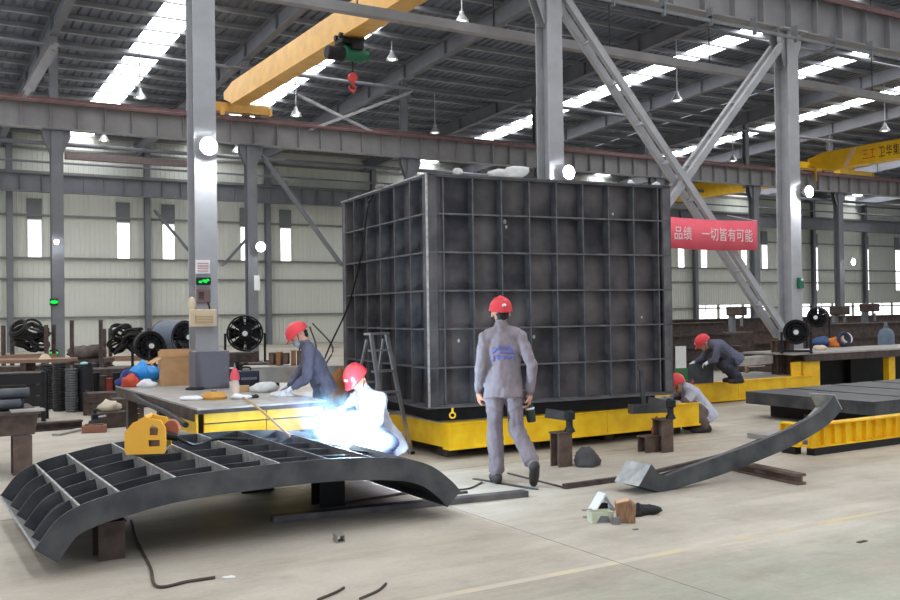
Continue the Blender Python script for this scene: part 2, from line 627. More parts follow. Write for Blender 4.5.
# ------------------------------------------------------------------ columns and runway girders
def column(name, label, a, p, w, d, top, m, bracket=True, upper=None):
    t = thing(name, label, 'column', B(a, p, 0), YAW, 'steel columns of the hall')
    for s_ in (-1, 1):
        MB().bx(-w / 2, w / 2, s_ * (d / 2 - 0.012) - 0.012, s_ * (d / 2 - 0.012) + 0.012, 0, top).build('flange', m, t)
    MB().bx(-0.008, 0.008, -d / 2 + 0.02, d / 2 - 0.02, 0, top).build('web', m, t)
    MB().bx(-w * 0.8, w * 0.8, -d * 0.7, d * 0.7, 0, 0.03).build('base_plate', m, t)
    if bracket:
        b = MB()
        for s_ in (-1, 1):
            b.prism([(-w / 2, s_ * 0.1, GZ0 - 0.75), (w / 2, s_ * 0.1, GZ0 - 0.75), (w * 1.15, s_ * 0.1, GZ0 - 0.25), (w * 1.15, s_ * 0.1, GZ0 - 0.02),
                     (-w * 1.15, s_ * 0.1, GZ0 - 0.02), (-w * 1.15, s_ * 0.1, GZ0 - 0.25)], (0, 0.02, 0))
        b.bx(-w * 1.2, w * 1.2, -d * 0.75, d * 0.75, GZ0 - 0.03, GZ0)
        b.build('bracket', m, t)
    if upper:
        u_ = MB()
        for s_ in (-1, 1):
            u_.bx(-0.12, 0.12, 0.42 + s_ * 0.1 - 0.008, 0.42 + s_ * 0.1 + 0.008, GZ0, upper)
        u_.bx(-0.006, 0.006, 0.33, 0.51, GZ0, upper)
        u_.build('upper_post', m, t)
        MB().bx(-0.16, 0.16, -0.17, 0.55, GZ0 - 0.06, GZ0 - 0.03).build('seat_plate', m, t)
    return t

near_lab = ['large grey steel column on the left with a green indicator and a cream box',
            'large grey steel column rising behind the ribbed steel box',
            'large grey steel column on the right where the diagonal braces meet']
near_cols = []
for k in range(3):
    near_cols.append(column('steel_column', near_lab[k], NEAR_A[k + 1], NEAR_P, 0.31, 0.36, GZ0 + 0.02, M_col))
far_lab = ['dark slim column at the far left with small green lamps',
           'slim far column carrying a floodlight, right of the left large column',
           'slim far column whose top shows above the steel box left of centre',
           'slim far column standing straight behind the middle large column',
           'slim far column just left above the red banner',
           'slim far column just right of the red banner',
           'slim far column carrying a floodlight at the far right']
for k in range(7):
    column('far_column', far_lab[k], FAR_A[k + 1], FAR_P, 0.34, 0.34, GZ0 - 0.03, M_colfar, True, roof_z(FAR_P + 0.42) - 0.78)

def girder(label, p, a0, a1, m, rail=True, st=0.8, smax=60):
    t = thing('crane_girder', label, 'crane girder', B(a0, p, 0), YAW)
    L = a1 - a0
    MB().bx(0, L, -0.2, 0.2, GZ1 - 0.03, GZ1).build('top_flange', m, t)
    MB().bx(0, L, -0.17, 0.17, GZ0, GZ0 + 0.03).build('bottom_flange', m, t)
    MB().bx(0, L, -0.008, 0.008, GZ0 + 0.03, GZ1 - 0.03).build('web', m, t)
    me = MB().bx(-0.008, 0.008, -0.15, 0.15, GZ0 + 0.03, GZ1 - 0.03).mesh('stiffener', m)
    k = 0
    while 0.4 + st * k < min(L, smax):
        inst('stiffener', me, t, (0.4 + st * k, 0, 0))
        k += 1
    if rail:
        MB().bx(0, L, -0.04, 0.04, GZ1, GZ1 + 0.12).build('crane_rail', M_rail, t)
        MB().bx(0, L, -0.235, -0.2, GZ1 - 0.10, GZ1 - 0.02).build('conductor_bar', M_rail, t)
    return t
girder('grey overhead crane girder on the large near columns, top right', NEAR_P, -4, 62, M_gird, True, 0.82, 52)
girder('long grey crane girder with red rail on the far columns', FAR_P, -4, 88, M_gird, True, 0.8, 70)
girder('grey crane girder close in front of the back wall', 46.6, -4, 90, M_colfar, False, 0.9, 50)
# brackets below near girder: angle carrying the power line
pl = thing('conductor_line', 'dark conductor line hung under the near crane girder', 'power line', B(-4, NEAR_P, 0), YAW)
MB().bx(0, 62, -0.42, -0.38, GZ0 - 0.28, GZ0 - 0.22).build('conductor_bar', M_dark, pl)
hm = MB().bx(-0.02, 0.02, -0.44, -0.3, GZ0 - 0.2, GZ0).bx(-0.02, 0.02, -0.44, -0.36, GZ0 - 0.34, GZ0 - 0.16).mesh('line_hanger', M_dark)
for k in range(50):
    inst('line_hanger', hm, pl, (0.7 + 1.2 * k, 0, 0))

# big laced diagonal braces between the middle and the right near column
na1, na2 = NEAR_A[2], NEAR_A[3]
brace('diagonal_brace', 'laced steel brace falling from the middle column top to the right', B(na1 + 0.25, NEAR_P, 7.05), B(na2 - 0.25, NEAR_P, 1.0), 0.12, M_col, 0.14)
brace('diagonal_brace', 'laced steel brace falling from the right column top to the left', B(na2 - 0.25, NEAR_P + 0.02, 6.95), B(na1 + 0.25, NEAR_P + 0.02, 1.0), 0.12, M_col, 0.11)
brace('far_brace', 'thin diagonal brace hanging from the far floodlight column', WP(264, 158, FAR_P), WP(340, 263, FAR_P), 0.13, M_colfar)
brace('roof_brace', 'pale cross brace above the far girder falling to the right', WP(300, 96, FAR_P), WP(372, 132, FAR_P), 0.1, M_col)
brace('roof_brace', 'pale cross brace above the far girder rising to the right', WP(312, 129, FAR_P - 0.12), WP(409, 93, FAR_P - 0.12), 0.1, M_col)
brace('wall_brace', 'thin wall brace left of the large left column', WP(156, 212, 47.0), WP(200, 264, 47.0), 0.13, M_colfar)
brace('wall_brace', 'thin wall brace right of the large left column', WP(224, 264, 47.0), WP(253, 232, 47.0), 0.13, M_colfar)
brace('roof_brace', 'pale stepped knee brace under the roof at the far left', WP(27, 93, 29.5), WP(54, 48, 29.5), 0.26, M_gird)

# ------------------------------------------------------------------ overhead cranes
M_txtred = mat('red_lettering', S(214, 60, 40), 0.5, var=0.03)
M_txtblk = mat('black_lettering', S(40, 36, 30), 0.5, var=0.03)
M_txtwhite = mat('white_lettering', S(240, 226, 226), 0.6, var=0.03)
def text(s_, size, m, parent, M4, name='lettering', ext=0.004, sx=1.0):
    cu = bpy.data.curves.new(name, 'FONT')
    cu.body = s_
    cu.size = size
    cu.extrude = ext
    cu.resolution_u = 2
    tmp = bpy.data.objects.new(name, cu)
    COL.objects.link(tmp)
    dg = bpy.context.evaluated_depsgraph_get()
    me = bpy.data.meshes.new_from_object(tmp.evaluated_get(dg))
    bpy.data.objects.remove(tmp)
    me.materials.clear()
    me.materials.append(m)
    o = bpy.data.objects.new(name, me)
    COL.objects.link(o)
    o.parent = parent
    o.matrix_local = M4 @ Matrix.Diagonal((sx, 1, 1, 1))
    return o

def crane(label, a, p0, p1, m, h=0.72, w=0.42, z=GZ1 + 0.30, stripe=None):
    t = thing('overhead_crane', label, 'crane', B(a, p0, 0), YAW)
    L = p1 - p0
    # tapered box girder
    e = 0.9
    MB().prism([(-w / 2, 0, z + h * 0.45), (-w / 2, e, z), (-w / 2, L - e, z), (-w / 2, L, z + h * 0.45), (-w / 2, L, z + h * 0.75), (-w / 2, L - e, z + h), (-w / 2, e, z + h), (-w / 2, 0, z + h * 0.75)],
               (w, 0, 0)).build('bridge_beam', m, t)
    MB().bx(-w / 2 - 0.06, w / 2 + 0.06, e, L - e, z - 0.025, z).build('bottom_flange', m, t)
    for y in (0.0, L):
        tr = MB().bx(-1.3, 1.3, y - 0.14, y + 0.14, GZ1 + 0.2, GZ1 + 0.5)
        tr.bx(-1.4, -1.3, y - 0.2, y + 0.2, GZ1 + 0.18, GZ1 + 0.42).bx(1.3, 1.4, y - 0.2, y + 0.2, GZ1 + 0.18, GZ1 + 0.42)
        tk = tr.build('end_truck', m, t)
        for x in (-0.95, 0.95):
            MB().cyl((x, y - 0.06, GZ1 + 0.23), (x, y + 0.06, GZ1 + 0.23), 0.11, n=16).build('wheel', M_dark, tk)
    return t
c1 = crane('ochre yellow overhead crane beam crossing the hall at top left', 10.0, NEAR_P, FAR_P, M_crane)
c2 = crane('bright yellow overhead crane with lettering at the far right', 39.2, NEAR_P, FAR_P, M_crane2, 0.85, 0.5, GZ1 + 0.03)
c3 = crane('yellow overhead crane half hidden behind the red banner', 43.6, 31.6, 46.6, M_crane2, 0.9, 0.5)
# lettering on the left-facing side of the second crane: runs towards smaller p
def side_mat(a, p, z):
    # text x -> -p, text y -> z, normal -> -a
    return Matrix(((0, 0, -1, a), (-1, 0, 0, p), (0, 1, 0, z), (0, 0, 0, 1)))
Lc = FAR_P - NEAR_P
for i_, c_ in enumerate('三工'):
    text(c_, 0.55, M_txtred, c2, side_mat(-0.257, Lc - 3.02 - 0.36 * i_, GZ1 + 0.24), 'character', sx=0.62)
for i_, c_ in enumerate('卫华集团'):
    text(c_, 0.55, M_txtblk, c2, side_mat(-0.257, Lc - 3.85 - 0.36 * i_, GZ1 + 0.24), 'character', sx=0.62)
M_stripe = mat('pale_stripe', S(226, 190, 170), 0.6, var=0.05)
MB().prism([(-0.262, Lc - 2.0, GZ1 + 0.05), (-0.262, Lc - 2.2, GZ1 + 0.05), (-0.262, Lc - 2.75, GZ1 + 0.86), (-0.262, Lc - 2.5, GZ1 + 0.86)], (0.008, 0, 0)).build('stripe', M_stripe, c2)
MB().bx(-0.03, 0.03, Lc - 0.3, Lc - 0.2, GZ1 - 0.42, GZ1 + 0.2).build('collector_arm', M_crane2, c2)
MB().bx(-0.53, -0.42, Lc - 0.75, Lc - 0.65, GZ1 - 0.05, GZ1 + 0.3).build('collector_arm', M_crane, c1)

# green wire-rope hoist on the first crane
hp = WP(357, 44, 21.4)
hp = B(10.0, AP(hp)[1], 0)
hy = AP(hp)[1]
h = thing('electric_hoist', 'green electric hoist with black motor and red hook under the ochre crane', 'hoist', B(10.0, hy, 0), YAW)
zb = GZ1 + 0.27
MB().bx(-0.3, 0.3, -0.22, 0.22, zb - 0.16, zb - 0.03).build('trolley', M_black, h, bevel=0.02)
for s_ in (-1, 1):
    for q in (-1, 1):
        MB().cyl((s_ * 0.24, q * 0.14, zb + 0.02), (s_ * 0.33, q * 0.14, zb + 0.02), 0.07, n=12).build('trolley_wheel', M_black, h)
MB().cyl((-0.16, 0, zb - 0.36), (0.34, 0, zb - 0.36), 0.2, n=20).build('drum', M_green, h, True, 0.015)
MB().cyl((-0.62, 0, zb - 0.4), (-0.16, 0, zb - 0.4), 0.17, n=18).build('motor', M_black, h, True, 0.02)
MB().cyl((0.34, 0, zb - 0.36), (0.5, 0, zb - 0.36), 0.13, n=16).build('gearbox', M_green, h, True)
MB().bx(-0.05, 0.25, -0.3, -0.2, zb - 0.3, zb - 0.05).build('control_box', M_black, h)
M_hook = mat('red_hook_paint', S(196, 60, 56), 0.5)
MB().cyl((0.08, 0, zb - 0.95), (0.08, 0, zb - 0.5), 0.025, n=8).build('rope', M_black, h)
hk = MB().cyl((0.08, -0.05, zb - 0.95), (0.08, 0.05, zb - 0.95), 0.12, n=16)
hk.tube(spline([(0.08, 0, zb - 1.0), (0.08, 0, zb - 1.12), (0.16, 0, zb - 1.2), (0.1, 0, zb - 1.3), (0.0, 0, zb - 1.24), (-0.02, 0, zb - 1.17)], 14), 0.03)
hk.build('hook_block', M_hook, h, True)

# ------------------------------------------------------------------ lamps
lamp_root = None
def pendant(x, y, label, z=9.0):
    global lamp_root
    g = G(x, y, z)
    a, p = AP(g)
    if lamp_root is None:
        t = thing('pendant_lamp', label, 'lamp', g, 0, 'bell pendant lamps under the roof')
        MB().lathe([(0.03, 0.34), (0.07, 0.32), (0.08, 0.22), (0.14, 0.14), (0.22, 0.0), (0.21, 0.0), (0.12, 0.12), (0.02, 0.2)], n=18).build('lamp_shade', M_lamp, t, True)
        MB().ell((0, 0, 0.06), (0.13, 0.13, 0.09)).build('bulb', M_bulb, t, True)
        MB().cyl((0, 0, 0.3), (0, 0, 1.3), 0.02, n=8).build('rod', M_lamp, t)
        lamp_root = t
    else:
        t = copy_tree(lamp_root)
        t.location = g
        t['label'] = label
    for c in t.children:
        if c.name.startswith('rod'):
            c.scale.z = 1.0
            L = roof_z(p) - 0.05 - z
            c.data = MB().cyl((0, 0, 0.3), (0, 0, L), 0.02, n=8).mesh('rod', M_lamp)
    return t
PEND = [(140, 98, 'bell pendant lamp beside the leftmost roof light strip'),
        (237, 152, 'bell pendant lamp just right of the left large column'),
        (296, 116, 'bell pendant lamp above the far girder, right of the ochre crane end'),
        (392, 60, 'bell pendant lamp just right of the green hoist'),
        (435, 133, 'bell pendant lamp above the far girder, left of the middle column'),
        (462, 22, 'bell pendant lamp near the top edge, left of the middle column'),
        (677, 101, 'bell pendant lamp between the two crossing braces, upper one'),
        (733, 161, 'bell pendant lamp low between the brace and the right column'),
        (885, 131, 'bell pendant lamp above the bright yellow crane at the right edge'),
        (104, 141, 'bell pendant lamp seen below the far girder at the left'),
        ]
for x, y, l in PEND:
    pendant(x, y, l, 10.4 if y < 70 else 9.0)

def floodlight(label, x, y, p, power, r=0.12, m=M_col):
    g = WP(x, y, p)
    t = thing('floodlight', label, 'floodlight', g, YAW, 'round floodlights on the columns')
    MB().cyl((0, 0.03, 0), (0, -0.08, 0), r * 0.7, r * 1.05, n=20).build('housing', m, t, True)
    MB().cyl((0, -0.075, 0), (0, -0.085, 0), r, n=20).build('lens', M_led, t)
    MB().bx(-0.02, 0.02, 0.0, 0.15, -0.02, 0.02).build('mount_arm', m, t)
    ld = bpy.data.lights.new('floodlight_lamp', 'SPOT')
    ld.energy = power
    ld.spot_size = R(150)
    ld.spot_blend = 0.8
    ld.shadow_soft_size = 0.12
    ld.color = (0.93, 0.97, 1.0)
    lo = bpy.data.objects.new('lamp_light', ld)
    COL.objects.link(lo)
    lo.parent = t
    lo.location = (0, -0.15, 0)
    lo.rotation_euler = (R(55), 0, 0)
    return t
floodlight('bright floodlight on the large left column', 207, 147, NEAR_P - 0.28, 120)
floodlight('bright floodlight on the middle column just above the steel box', 566, 173, NEAR_P - 0.28, 120)
floodlight('bright floodlight on the large right column', 806, 192, NEAR_P - 0.28, 120)
floodlight('floodlight on the slim far column right of the left large column', 260, 247, FAR_P - 0.35, 60, 0.16)
floodlight('floodlight on the slim far column at the far right', 852, 262, FAR_P - 0.35, 60, 0.16)
floodlight('small floodlight on the far left column', 56, 242, FAR_P - 0.35, 20, 0.07)

# things mounted on the columns
def wallbox(name, label, cat, x, y, p, w, hh, m, d=0.05, group=None):
    g = WP(x, y, p)
    t = thing(name, label, cat, g, YAW, group)
    MB().bx(-w / 2, w / 2, 0, d, -hh / 2, hh / 2).build('case', m, t, bevel=min(0.012, d / 3))
    return t
M_sign = mat('sign_white', S(222, 222, 224), 0.6, var=0.03)
M_pinktext = mat('sign_pink_print', S(206, 150, 152), 0.6)
sg = wallbox('notice_board', 'white paper notice with pink print on the left column', 'notice', 203, 267, NEAR_P - 0.21, 0.2, 0.19, M_sign, 0.02)
for z in (0.05, 0.015, -0.02, -0.055):
    MB().bx(-0.075, 0.075, -0.004, 0.001, z - 0.008, z + 0.008).build('print_line', M_pinktext, sg)
gl = wallbox('indicator_light', 'green glowing indicator panel on the left large column', 'indicator', 204, 281, NEAR_P - 0.25, 0.2, 0.1, M_black, 0.06)
for i, (x, z) in enumerate(((-0.05, -0.012), (0.0, 0.005), (0.05, 0.012), (0.02, -0.01))):
    MB().ell((x, -0.004, z), (0.028, 0.008, 0.018), 10, 6).build('led', M_greenled, gl, True)
pb = wallbox('control_panel', 'maroon control panel below the green indicator', 'control panel', 204, 296, NEAR_P - 0.23, 0.19, 0.2, mat('maroon_grey', S(126, 100, 102), 0.6), 0.05)
MB().bx(-0.07, 0.0, -0.01, 0.0, -0.05, 0.06).build('switch', M_dkbrown, pb)
MB().tube(spline([(0.05, -0.01, -0.08), (0.07, -0.02, -0.2), (-0.02, -0.02, -0.25), (-0.08, 0.0, -0.22)], 12), 0.012).build('cable', M_black, pb, True)
wb = wallbox('wall_box', 'cream plastic box with slotted tan front on the left column', 'box', 204, 318, NEAR_P - 0.3, 0.36, 0.24, M_cream, 0.1)
MB().bx(-0.12, 0.12, -0.012, 0.0, -0.07, 0.04).build('front_grille', M_tan, wb)
for k in range(5):
    MB().bx(-0.11, 0.11, -0.016, -0.01, -0.06 + 0.022 * k, -0.05 + 0.022 * k).build('slat', M_cream, wb)
rg = MB().ell((0, 0, 0), (0.05, 0.04, 0.1), 12, 8).build('hanging_rag', M_cream, None, True)
rg.location = WP(192, 304, NEAR_P - 0.22); tag(rg, 'pale rag hanging on the left edge of the large column', 'rag')
for (y, l, p_) in ((302, 'small green lamp halfway up the far left column', 0), (353, 'small green lamp at the foot of the far left column', 0)):
    t = wallbox('indicator_light', l, 'indicator', 54, y, FAR_P - 0.26, 0.22, 0.2, M_black, 0.08)
    MB().ell((0, -0.01, 0.0), (0.12, 0.03, 0.06), 10, 6).build('led', M_greenled, t, True)
t = wallbox('notice_board', 'small white notice on the slim far column', 'notice', 257, 283, FAR_P - 0.2, 0.2, 0.5, M_sign, 0.02)
t = wallbox('breaker_box', 'small green and white switch box on the right large column', 'switch box', 802, 283, NEAR_P - 0.26, 0.14, 0.22, M_green, 0.07)
MB().ell((0, -0.01, 0.06), (0.04, 0.02, 0.03), 8, 6).build('lamp', M_sign, t)

# ------------------------------------------------------------------ red banner
M_ban = mat('banner_red', S(246, 104, 122), 0.7, var=0.05, scale=2)
BP = NEAR_P - 0.42
bl, br = WP(656, 217, BP), WP(757, 219.5, BP)
al, _ = AP(bl)
ar, _ = AP(br)
W_b = ar - al
bn = thing('banner', 'red cloth banner with white Chinese lettering hung in front of the crossing braces', 'banner', B(al, BP, 0), YAW)
zt = (bl.z + br.z) / 2
H_b = WP(720, 218, BP).z - WP(720, 248, BP).z
nb = 24
top, bot = [], []
for i in range(nb + 1):
    x = W_b * i / nb
    y = 0.012 * math.sin(i * 1.3)
    top.append((x, y, zt - 0.025 * math.sin(math.pi * i / nb)))
    bot.append((x, y + 0.008 * math.sin(i * 2.1), zt - H_b - 0.03 * math.sin(math.pi * i / nb)))
q = nb + 1
cl = MB().add(top + bot, [(i, i + 1, q + i + 1, q + i) for i in range(nb)]).build('cloth', M_ban, bn, True)
sol = cl.modifiers.new('thick', 'SOLIDIFY'); sol.thickness = 0.004
xs0, xs1 = AP(WP(673, 230, BP))[0] - al, AP(WP(752, 230, BP))[0] - al
pitch = (xs1 - xs0) / 9
fs = H_b * 0.47
for i_, c_ in enumerate('品绩　一切皆有可能'):
    if c_ != '　':
        text(c_, fs, M_txtwhite, bn, Matrix(((1, 0, 0, xs0 + pitch * i_), (0, 0, -1, -0.02), (0, 1, 0, zt - H_b * 0.70), (0, 0, 0, 1))), 'character', 0.003, pitch / fs * 0.98)
for x in (0.0, W_b):
    MB().cyl((x, 0, zt), (x + (-0.1 if x == 0 else -0.5), 0.3, zt + 0.12), 0.006, n=6).build('tie_rope', M_sign, bn)
# ================================================================== RIBBED STEEL BOX on its yellow platform
BOX = Vector((-0.24, 10.27, 0))
BYAW = R(25.0)
bw, bd, bz0, bz1 = 3.27, 2.86, 0.57, 3.095
RD = 0.12
box = thing('ribbed_steel_box', 'huge dark steel box with a grid of welded ribs on every side', 'steel box', BOX, BYAW)
MB().bx(0.015, bw - 0.015, RD, RD + 0.012, bz0, bz1).build('front_plate', M_cell, box)
MB().bx(RD, RD + 0.012, 0.015, bd - 0.015, bz0, bz1).build('left_plate', M_cell, box)
MB().bx(bw - RD - 0.012, bw - RD, 0.015, bd - 0.015, bz0, bz1).build('right_plate', M_cell, box)
MB().bx(0.015, bw - 0.015, bd - RD - 0.012, bd - RD, bz0, bz1).build('back_plate', M_cell, box)
FV = [0.009] + [0.2 + 0.36 * k for k in range(9)] + [bw - 0.009]
LV = [bd * k / 6 for k in range(7)]
LV[0], LV[-1] = 0.009, bd - 0.009
zs = [bz0 + (bz1 - bz0) * k / 6 for k in range(7)]
zs[0] += 0.009; zs[-1] -= 0.009
v_f = MB().bx(-0.007, 0.007, 0, RD, bz0, bz1).mesh('vertical_rib', M_rib)
v_l = MB().bx(0, RD, -0.009, 0.009, bz0, bz1).mesh('vertical_rib', M_rib)
v_fc = MB().bx(-0.007, 0.007, 0, RD, bz0, bz1).mesh('vertical_rib', M_cell)
v_lc = MB().bx(0, RD, -0.007, 0.007, bz0, bz1).mesh('vertical_rib', M_cell)
MB().bx(0.016, 0.192, 0.035, 0.045, bz0 + 0.02, bz1 - 0.02).build('corner_plate', M_cell, box)
for i, x in enumerate(FV):
    inst('vertical_rib', v_fc if i == 0 else v_f, box, (x, 0, 0)); inst('vertical_rib', v_f, box, (x, bd - RD, 0))
for y in LV:
    inst('vertical_rib', v_lc if y < 0.02 else v_l, box, (0, y, 0)); inst('vertical_rib', v_l, box, (bw - RD, y, 0))
h_f = MB().bx(0, bw, 0.002, RD, -0.009, 0.009).mesh('horizontal_rib', M_rib)
h_l = MB().bx(0.002, RD, 0, bd, -0.009, 0.009).mesh('horizontal_rib', M_rib)
for z in zs:
    inst('horizontal_rib', h_f, box, (0, 0, z)); inst('horizontal_rib', h_f, box, (0, bd - RD - 0.002, z))
    inst('horizontal_rib', h_l, box, (0, 0, z)); inst('horizontal_rib', h_l, box, (bw - RD - 0.002, 0, z))
M_bare = mat('bare_ground_steel', S(150, 150, 150), 0.4, metal=0.4, scale=14, col2=S(200, 198, 194))
MB().bx(-0.009, 0.011, -0.009, 0.011, bz0, bz1).build('corner_bar', M_bare, box)
MB().bx(-0.02, 0.11, -0.02, bd, bz1, bz1 + 0.014).build('top_flange', M_bare, box)
MB().bx(0.0, bw, -0.02, 0.11, bz1, bz1 + 0.014).build('top_flange', M_rib, box)
MB().bx(0, bw, bd - 0.11, bd, bz1, bz1 + 0.014).build('top_flange', M_rib, box)
MB().bx(bw - 0.11, bw, 0.1, bd - 0.1, bz1, bz1 + 0.014).build('top_flange', M_rib, box)
MB().bx(-0.05, bw + 0.03, -0.05, 0.14, bz0 - 0.014, bz0).build('base_flange', M_rib, box)
MB().bx(-0.05, 0.14, 0.14, bd, bz0 - 0.014, bz0).build('base_flange', M_rib, box)
MB().bx(0.16, bw - 0.16, 0.16, bd - 0.16, 0.402, bz0 - 0.014).build('dark_recess_fill', M_black, box)  # black fill put in to darken the shaded recess under the box
# chalk and weld marks
M_chalk = mat('white_chalk_mark', S(206, 206, 204), 0.8)
for (x, z, r) in ((0.06, 2.62, 0.022), (0.07, 2.55, 0.016), (0.05, 2.48, 0.02), (0.06, 2.05, 0.018), (0.08, 1.35, 0.015), (1.02, 2.62, 0.022), (1.04, 2.56, 0.015), (0.42, 1.28, 0.016),
                  (1.38, 1.3, 0.018), (1.7, 1.9, 0.014), (2.5, 2.75, 0.014), (0.1, 0.68, 0.02), (2.9, 1.5, 0.012)):
    mk = MB().ell((x, (0.033 if x < 0.19 else RD - 0.003), z), (r, 0.004, r * 1.3), 8, 5).build('chalk_mark', M_chalk, box, True)
M_scorch = mat('weld_scorch', S(92, 72, 64), 0.7, var=0.2)
# packing blocks between box and platform
for i, (x, y) in enumerate(()):
    c = Matrix.Rotation(BYAW, 3, 'Z') @ Vector((x, y, 0)) + BOX
    k = MB().bx(-0.22, 0.22, -0.12, 0.12, 0.40, bz0 - 0.014).build('packing_block', M_black, None)
    k.location = (c.x, c.y, 0)
    k.rotation_euler.z = BYAW
    tag(k, 'black packing block between the steel box and its platform', 'block', 'packing blocks under the steel box')

# platform: building aligned, near corner
PLN = Vector((-0.02, 10.22, 0))
def platform(name, label, o, L, D, z0, z1, seams, rim=True, base=True, left=True):
    t = thing(name, label, 'platform', o, YAW)
    m = M_yel
    def face(x0, x1, y0, y1, nm='side_beam'):
        return MB().bx(x0, x1, y0, y1, z0 + 0.02, z1 - 0.012).build(nm, m, t)
    cuts = [0.0] + seams + [L]
    for i in range(len(cuts) - 1):
        face(cuts[i] + 0.004, cuts[i + 1] - 0.004, 0.02, 0.05)
    face(0.0, 0.03, 0.05, D); face(L - 0.03, L, 0.05, D); face(0.03, L - 0.03, D - 0.03, D)
    MB().bx(-0.01, L + 0.01, 0, 0.14, z0, z0 + 0.02).build('bottom_flange', m, t)
    MB().bx(-0.01, L + 0.01, 0, 0.16, z1 - 0.012, z1).build('top_flange', m, t)
    MB().bx(0, L, 0.16, D, z1 - 0.012, z1).build('deck_plate', M_plate, t)
    if base:
        n = max(2, int(L / 1.2))
        for i in range(n + 1):
            for y in (0.25, D - 0.3):
                MB().bx(0.1 + (L - 0.35) * i / n, 0.25 + (L - 0.35) * i / n, y, y + 0.2, 0, z0).build('foot', M_dkbrown, t)
    return t
pf = platform('yellow_platform', 'long yellow beam platform carrying the ribbed steel box', PLN, 3.72, 3.0, 0.11, 0.398, [0.9, 2.2, 3.0])
MB().bx(0.15, 3.6, 0.5, 0.56, 0, 0.11).build('shadow_gap_plate', M_black, pf)  # black sheet stands in for the shadow gap under the yellow beam
# things left on top of the box
def rag(name, label, cat, loc, r, m, seed=1, n=18):
    b = MB()
    b.ell((0, 0, 0), r, n, 10)
    out = []
    for v in b.v:
        v = Vector(v)
        k = 1 + 0.55 * mnoise.noise(v * (1.6 / max(r)) + Vector((seed * 3.1, seed, 0))) + 0.2 * mnoise.noise(v * (5 / max(r)) + Vector((seed, 0, 2)))
        out.append((v.x * k, v.y * k, max(-r[2] * 0.5, v.z * k)))
    b.v = [(x, y, z + r[2] * 0.5) for x, y, z in out]
    o = b.build(name, m, None, 'full')
    o.location = loc
    return tag(o, label, cat)
def ontop(x, y, z=bz1 + 0.014):
    c = Matrix.Rotation(BYAW, 3, 'Z') @ Vector((x, y, 0)) + BOX
    return (c.x, c.y, z)
M_ragw = mat('rag_white', S(204, 204, 202), 0.85, var=0.1, scale=15)
rag('white_sack', 'large white crumpled sack lying on top of the steel box', 'sack', ontop(1.05, 0.06), (0.2, 0.06, 0.085), M_ragw, 2)
rag('white_rag', 'small white rag on the left part of the steel box top', 'rag', ontop(0.4, 0.05), (0.05, 0.04, 0.05), M_ragw, 3)
rag('white_glove', 'white glove on the right part of the steel box top', 'glove', ontop(2.72, 0.06), (0.04, 0.04, 0.035), M_white, 4)
rag('white_glove', 'white glove at the right corner of the steel box top', 'glove', ontop(3.1, 0.06), (0.05, 0.04, 0.03), M_white, 5)
rag('scrap_cloth', 'brownish scrap cloth on the left top edge of the steel box', 'rag', ontop(0.05, 1.5), (0.05, 0.2, 0.035), mat('cloth_beige', S(150, 140, 132), 0.9), 6)
# black cable hanging down the left side of the box
cb = MB().tube(spline([Vector(ontop(0.05, 1.75, 3.11)), Vector(ontop(-0.05, 1.72, 2.9)), Vector(ontop(-0.06, 1.9, 2.4)), Vector(ontop(-0.1, 2.35, 1.7)), Vector(ontop(-0.35, 2.6, 1.0)), Vector(ontop(-0.5, 2.6, 0.3)), Vector(ontop(-0.6, 2.5, 0.012)), Vector(ontop(-1.2, 2.5, 0.012))], 40), 0.012).build('hanging_cable', M_rubber, None, True)
tag(cb, 'black cable hanging down the left face of the steel box', 'cable')

# step ladder -------------------------------------------------------
LD = G(399, 456, 0)
ld = thing('step_ladder', 'aluminium step ladder standing against the left face of the box', 'ladder', LD, R(48))
lh, lw = 1.36, 0.30
for s_ in (-1, 1):
    MB().bar((s_ * (lw / 2 + 0.03), -0.02, 0), (s_ * (lw / 2 - 0.03), 0.30, lh), 0.05, 0.022, up=(0, 1, 0)).build('front_rail', M_alu, ld)
    MB().bar((s_ * (lw / 2 + 0.05), 0.72, 0), (s_ * (lw / 2 - 0.02), 0.36, lh - 0.06), 0.03, 0.02, up=(0, 1, 0)).build('rear_leg', M_alu, ld)
    MB().box((s_ * (lw / 2 + 0.03), -0.02, 0.015), (0.05, 0.05, 0.03)).build('rubber_foot', M_rubber, ld)
for k in range(1, 6):
    z = 0.235 * k
    y = -0.02 + 0.32 * z / lh
    MB().bx(-lw / 2 - 0.0, lw / 2 + 0.0, y - 0.015, y + 0.07, z - 0.012, z + 0.012).build('step', M_alu, ld)
MB().bx(-lw / 2 + 0.0, lw / 2 - 0.0, 0.27, 0.39, lh - 0.01, lh + 0.015).build('top_cap', M_alu, ld)
for z in (0.4, 0.8):
    MB().bx(-lw / 2, lw / 2, 0.72 - 0.36 * z / lh - 0.01, 0.72 - 0.36 * z / lh + 0.01, z - 0.012, z + 0.012).build('rear_brace', M_alu, ld)

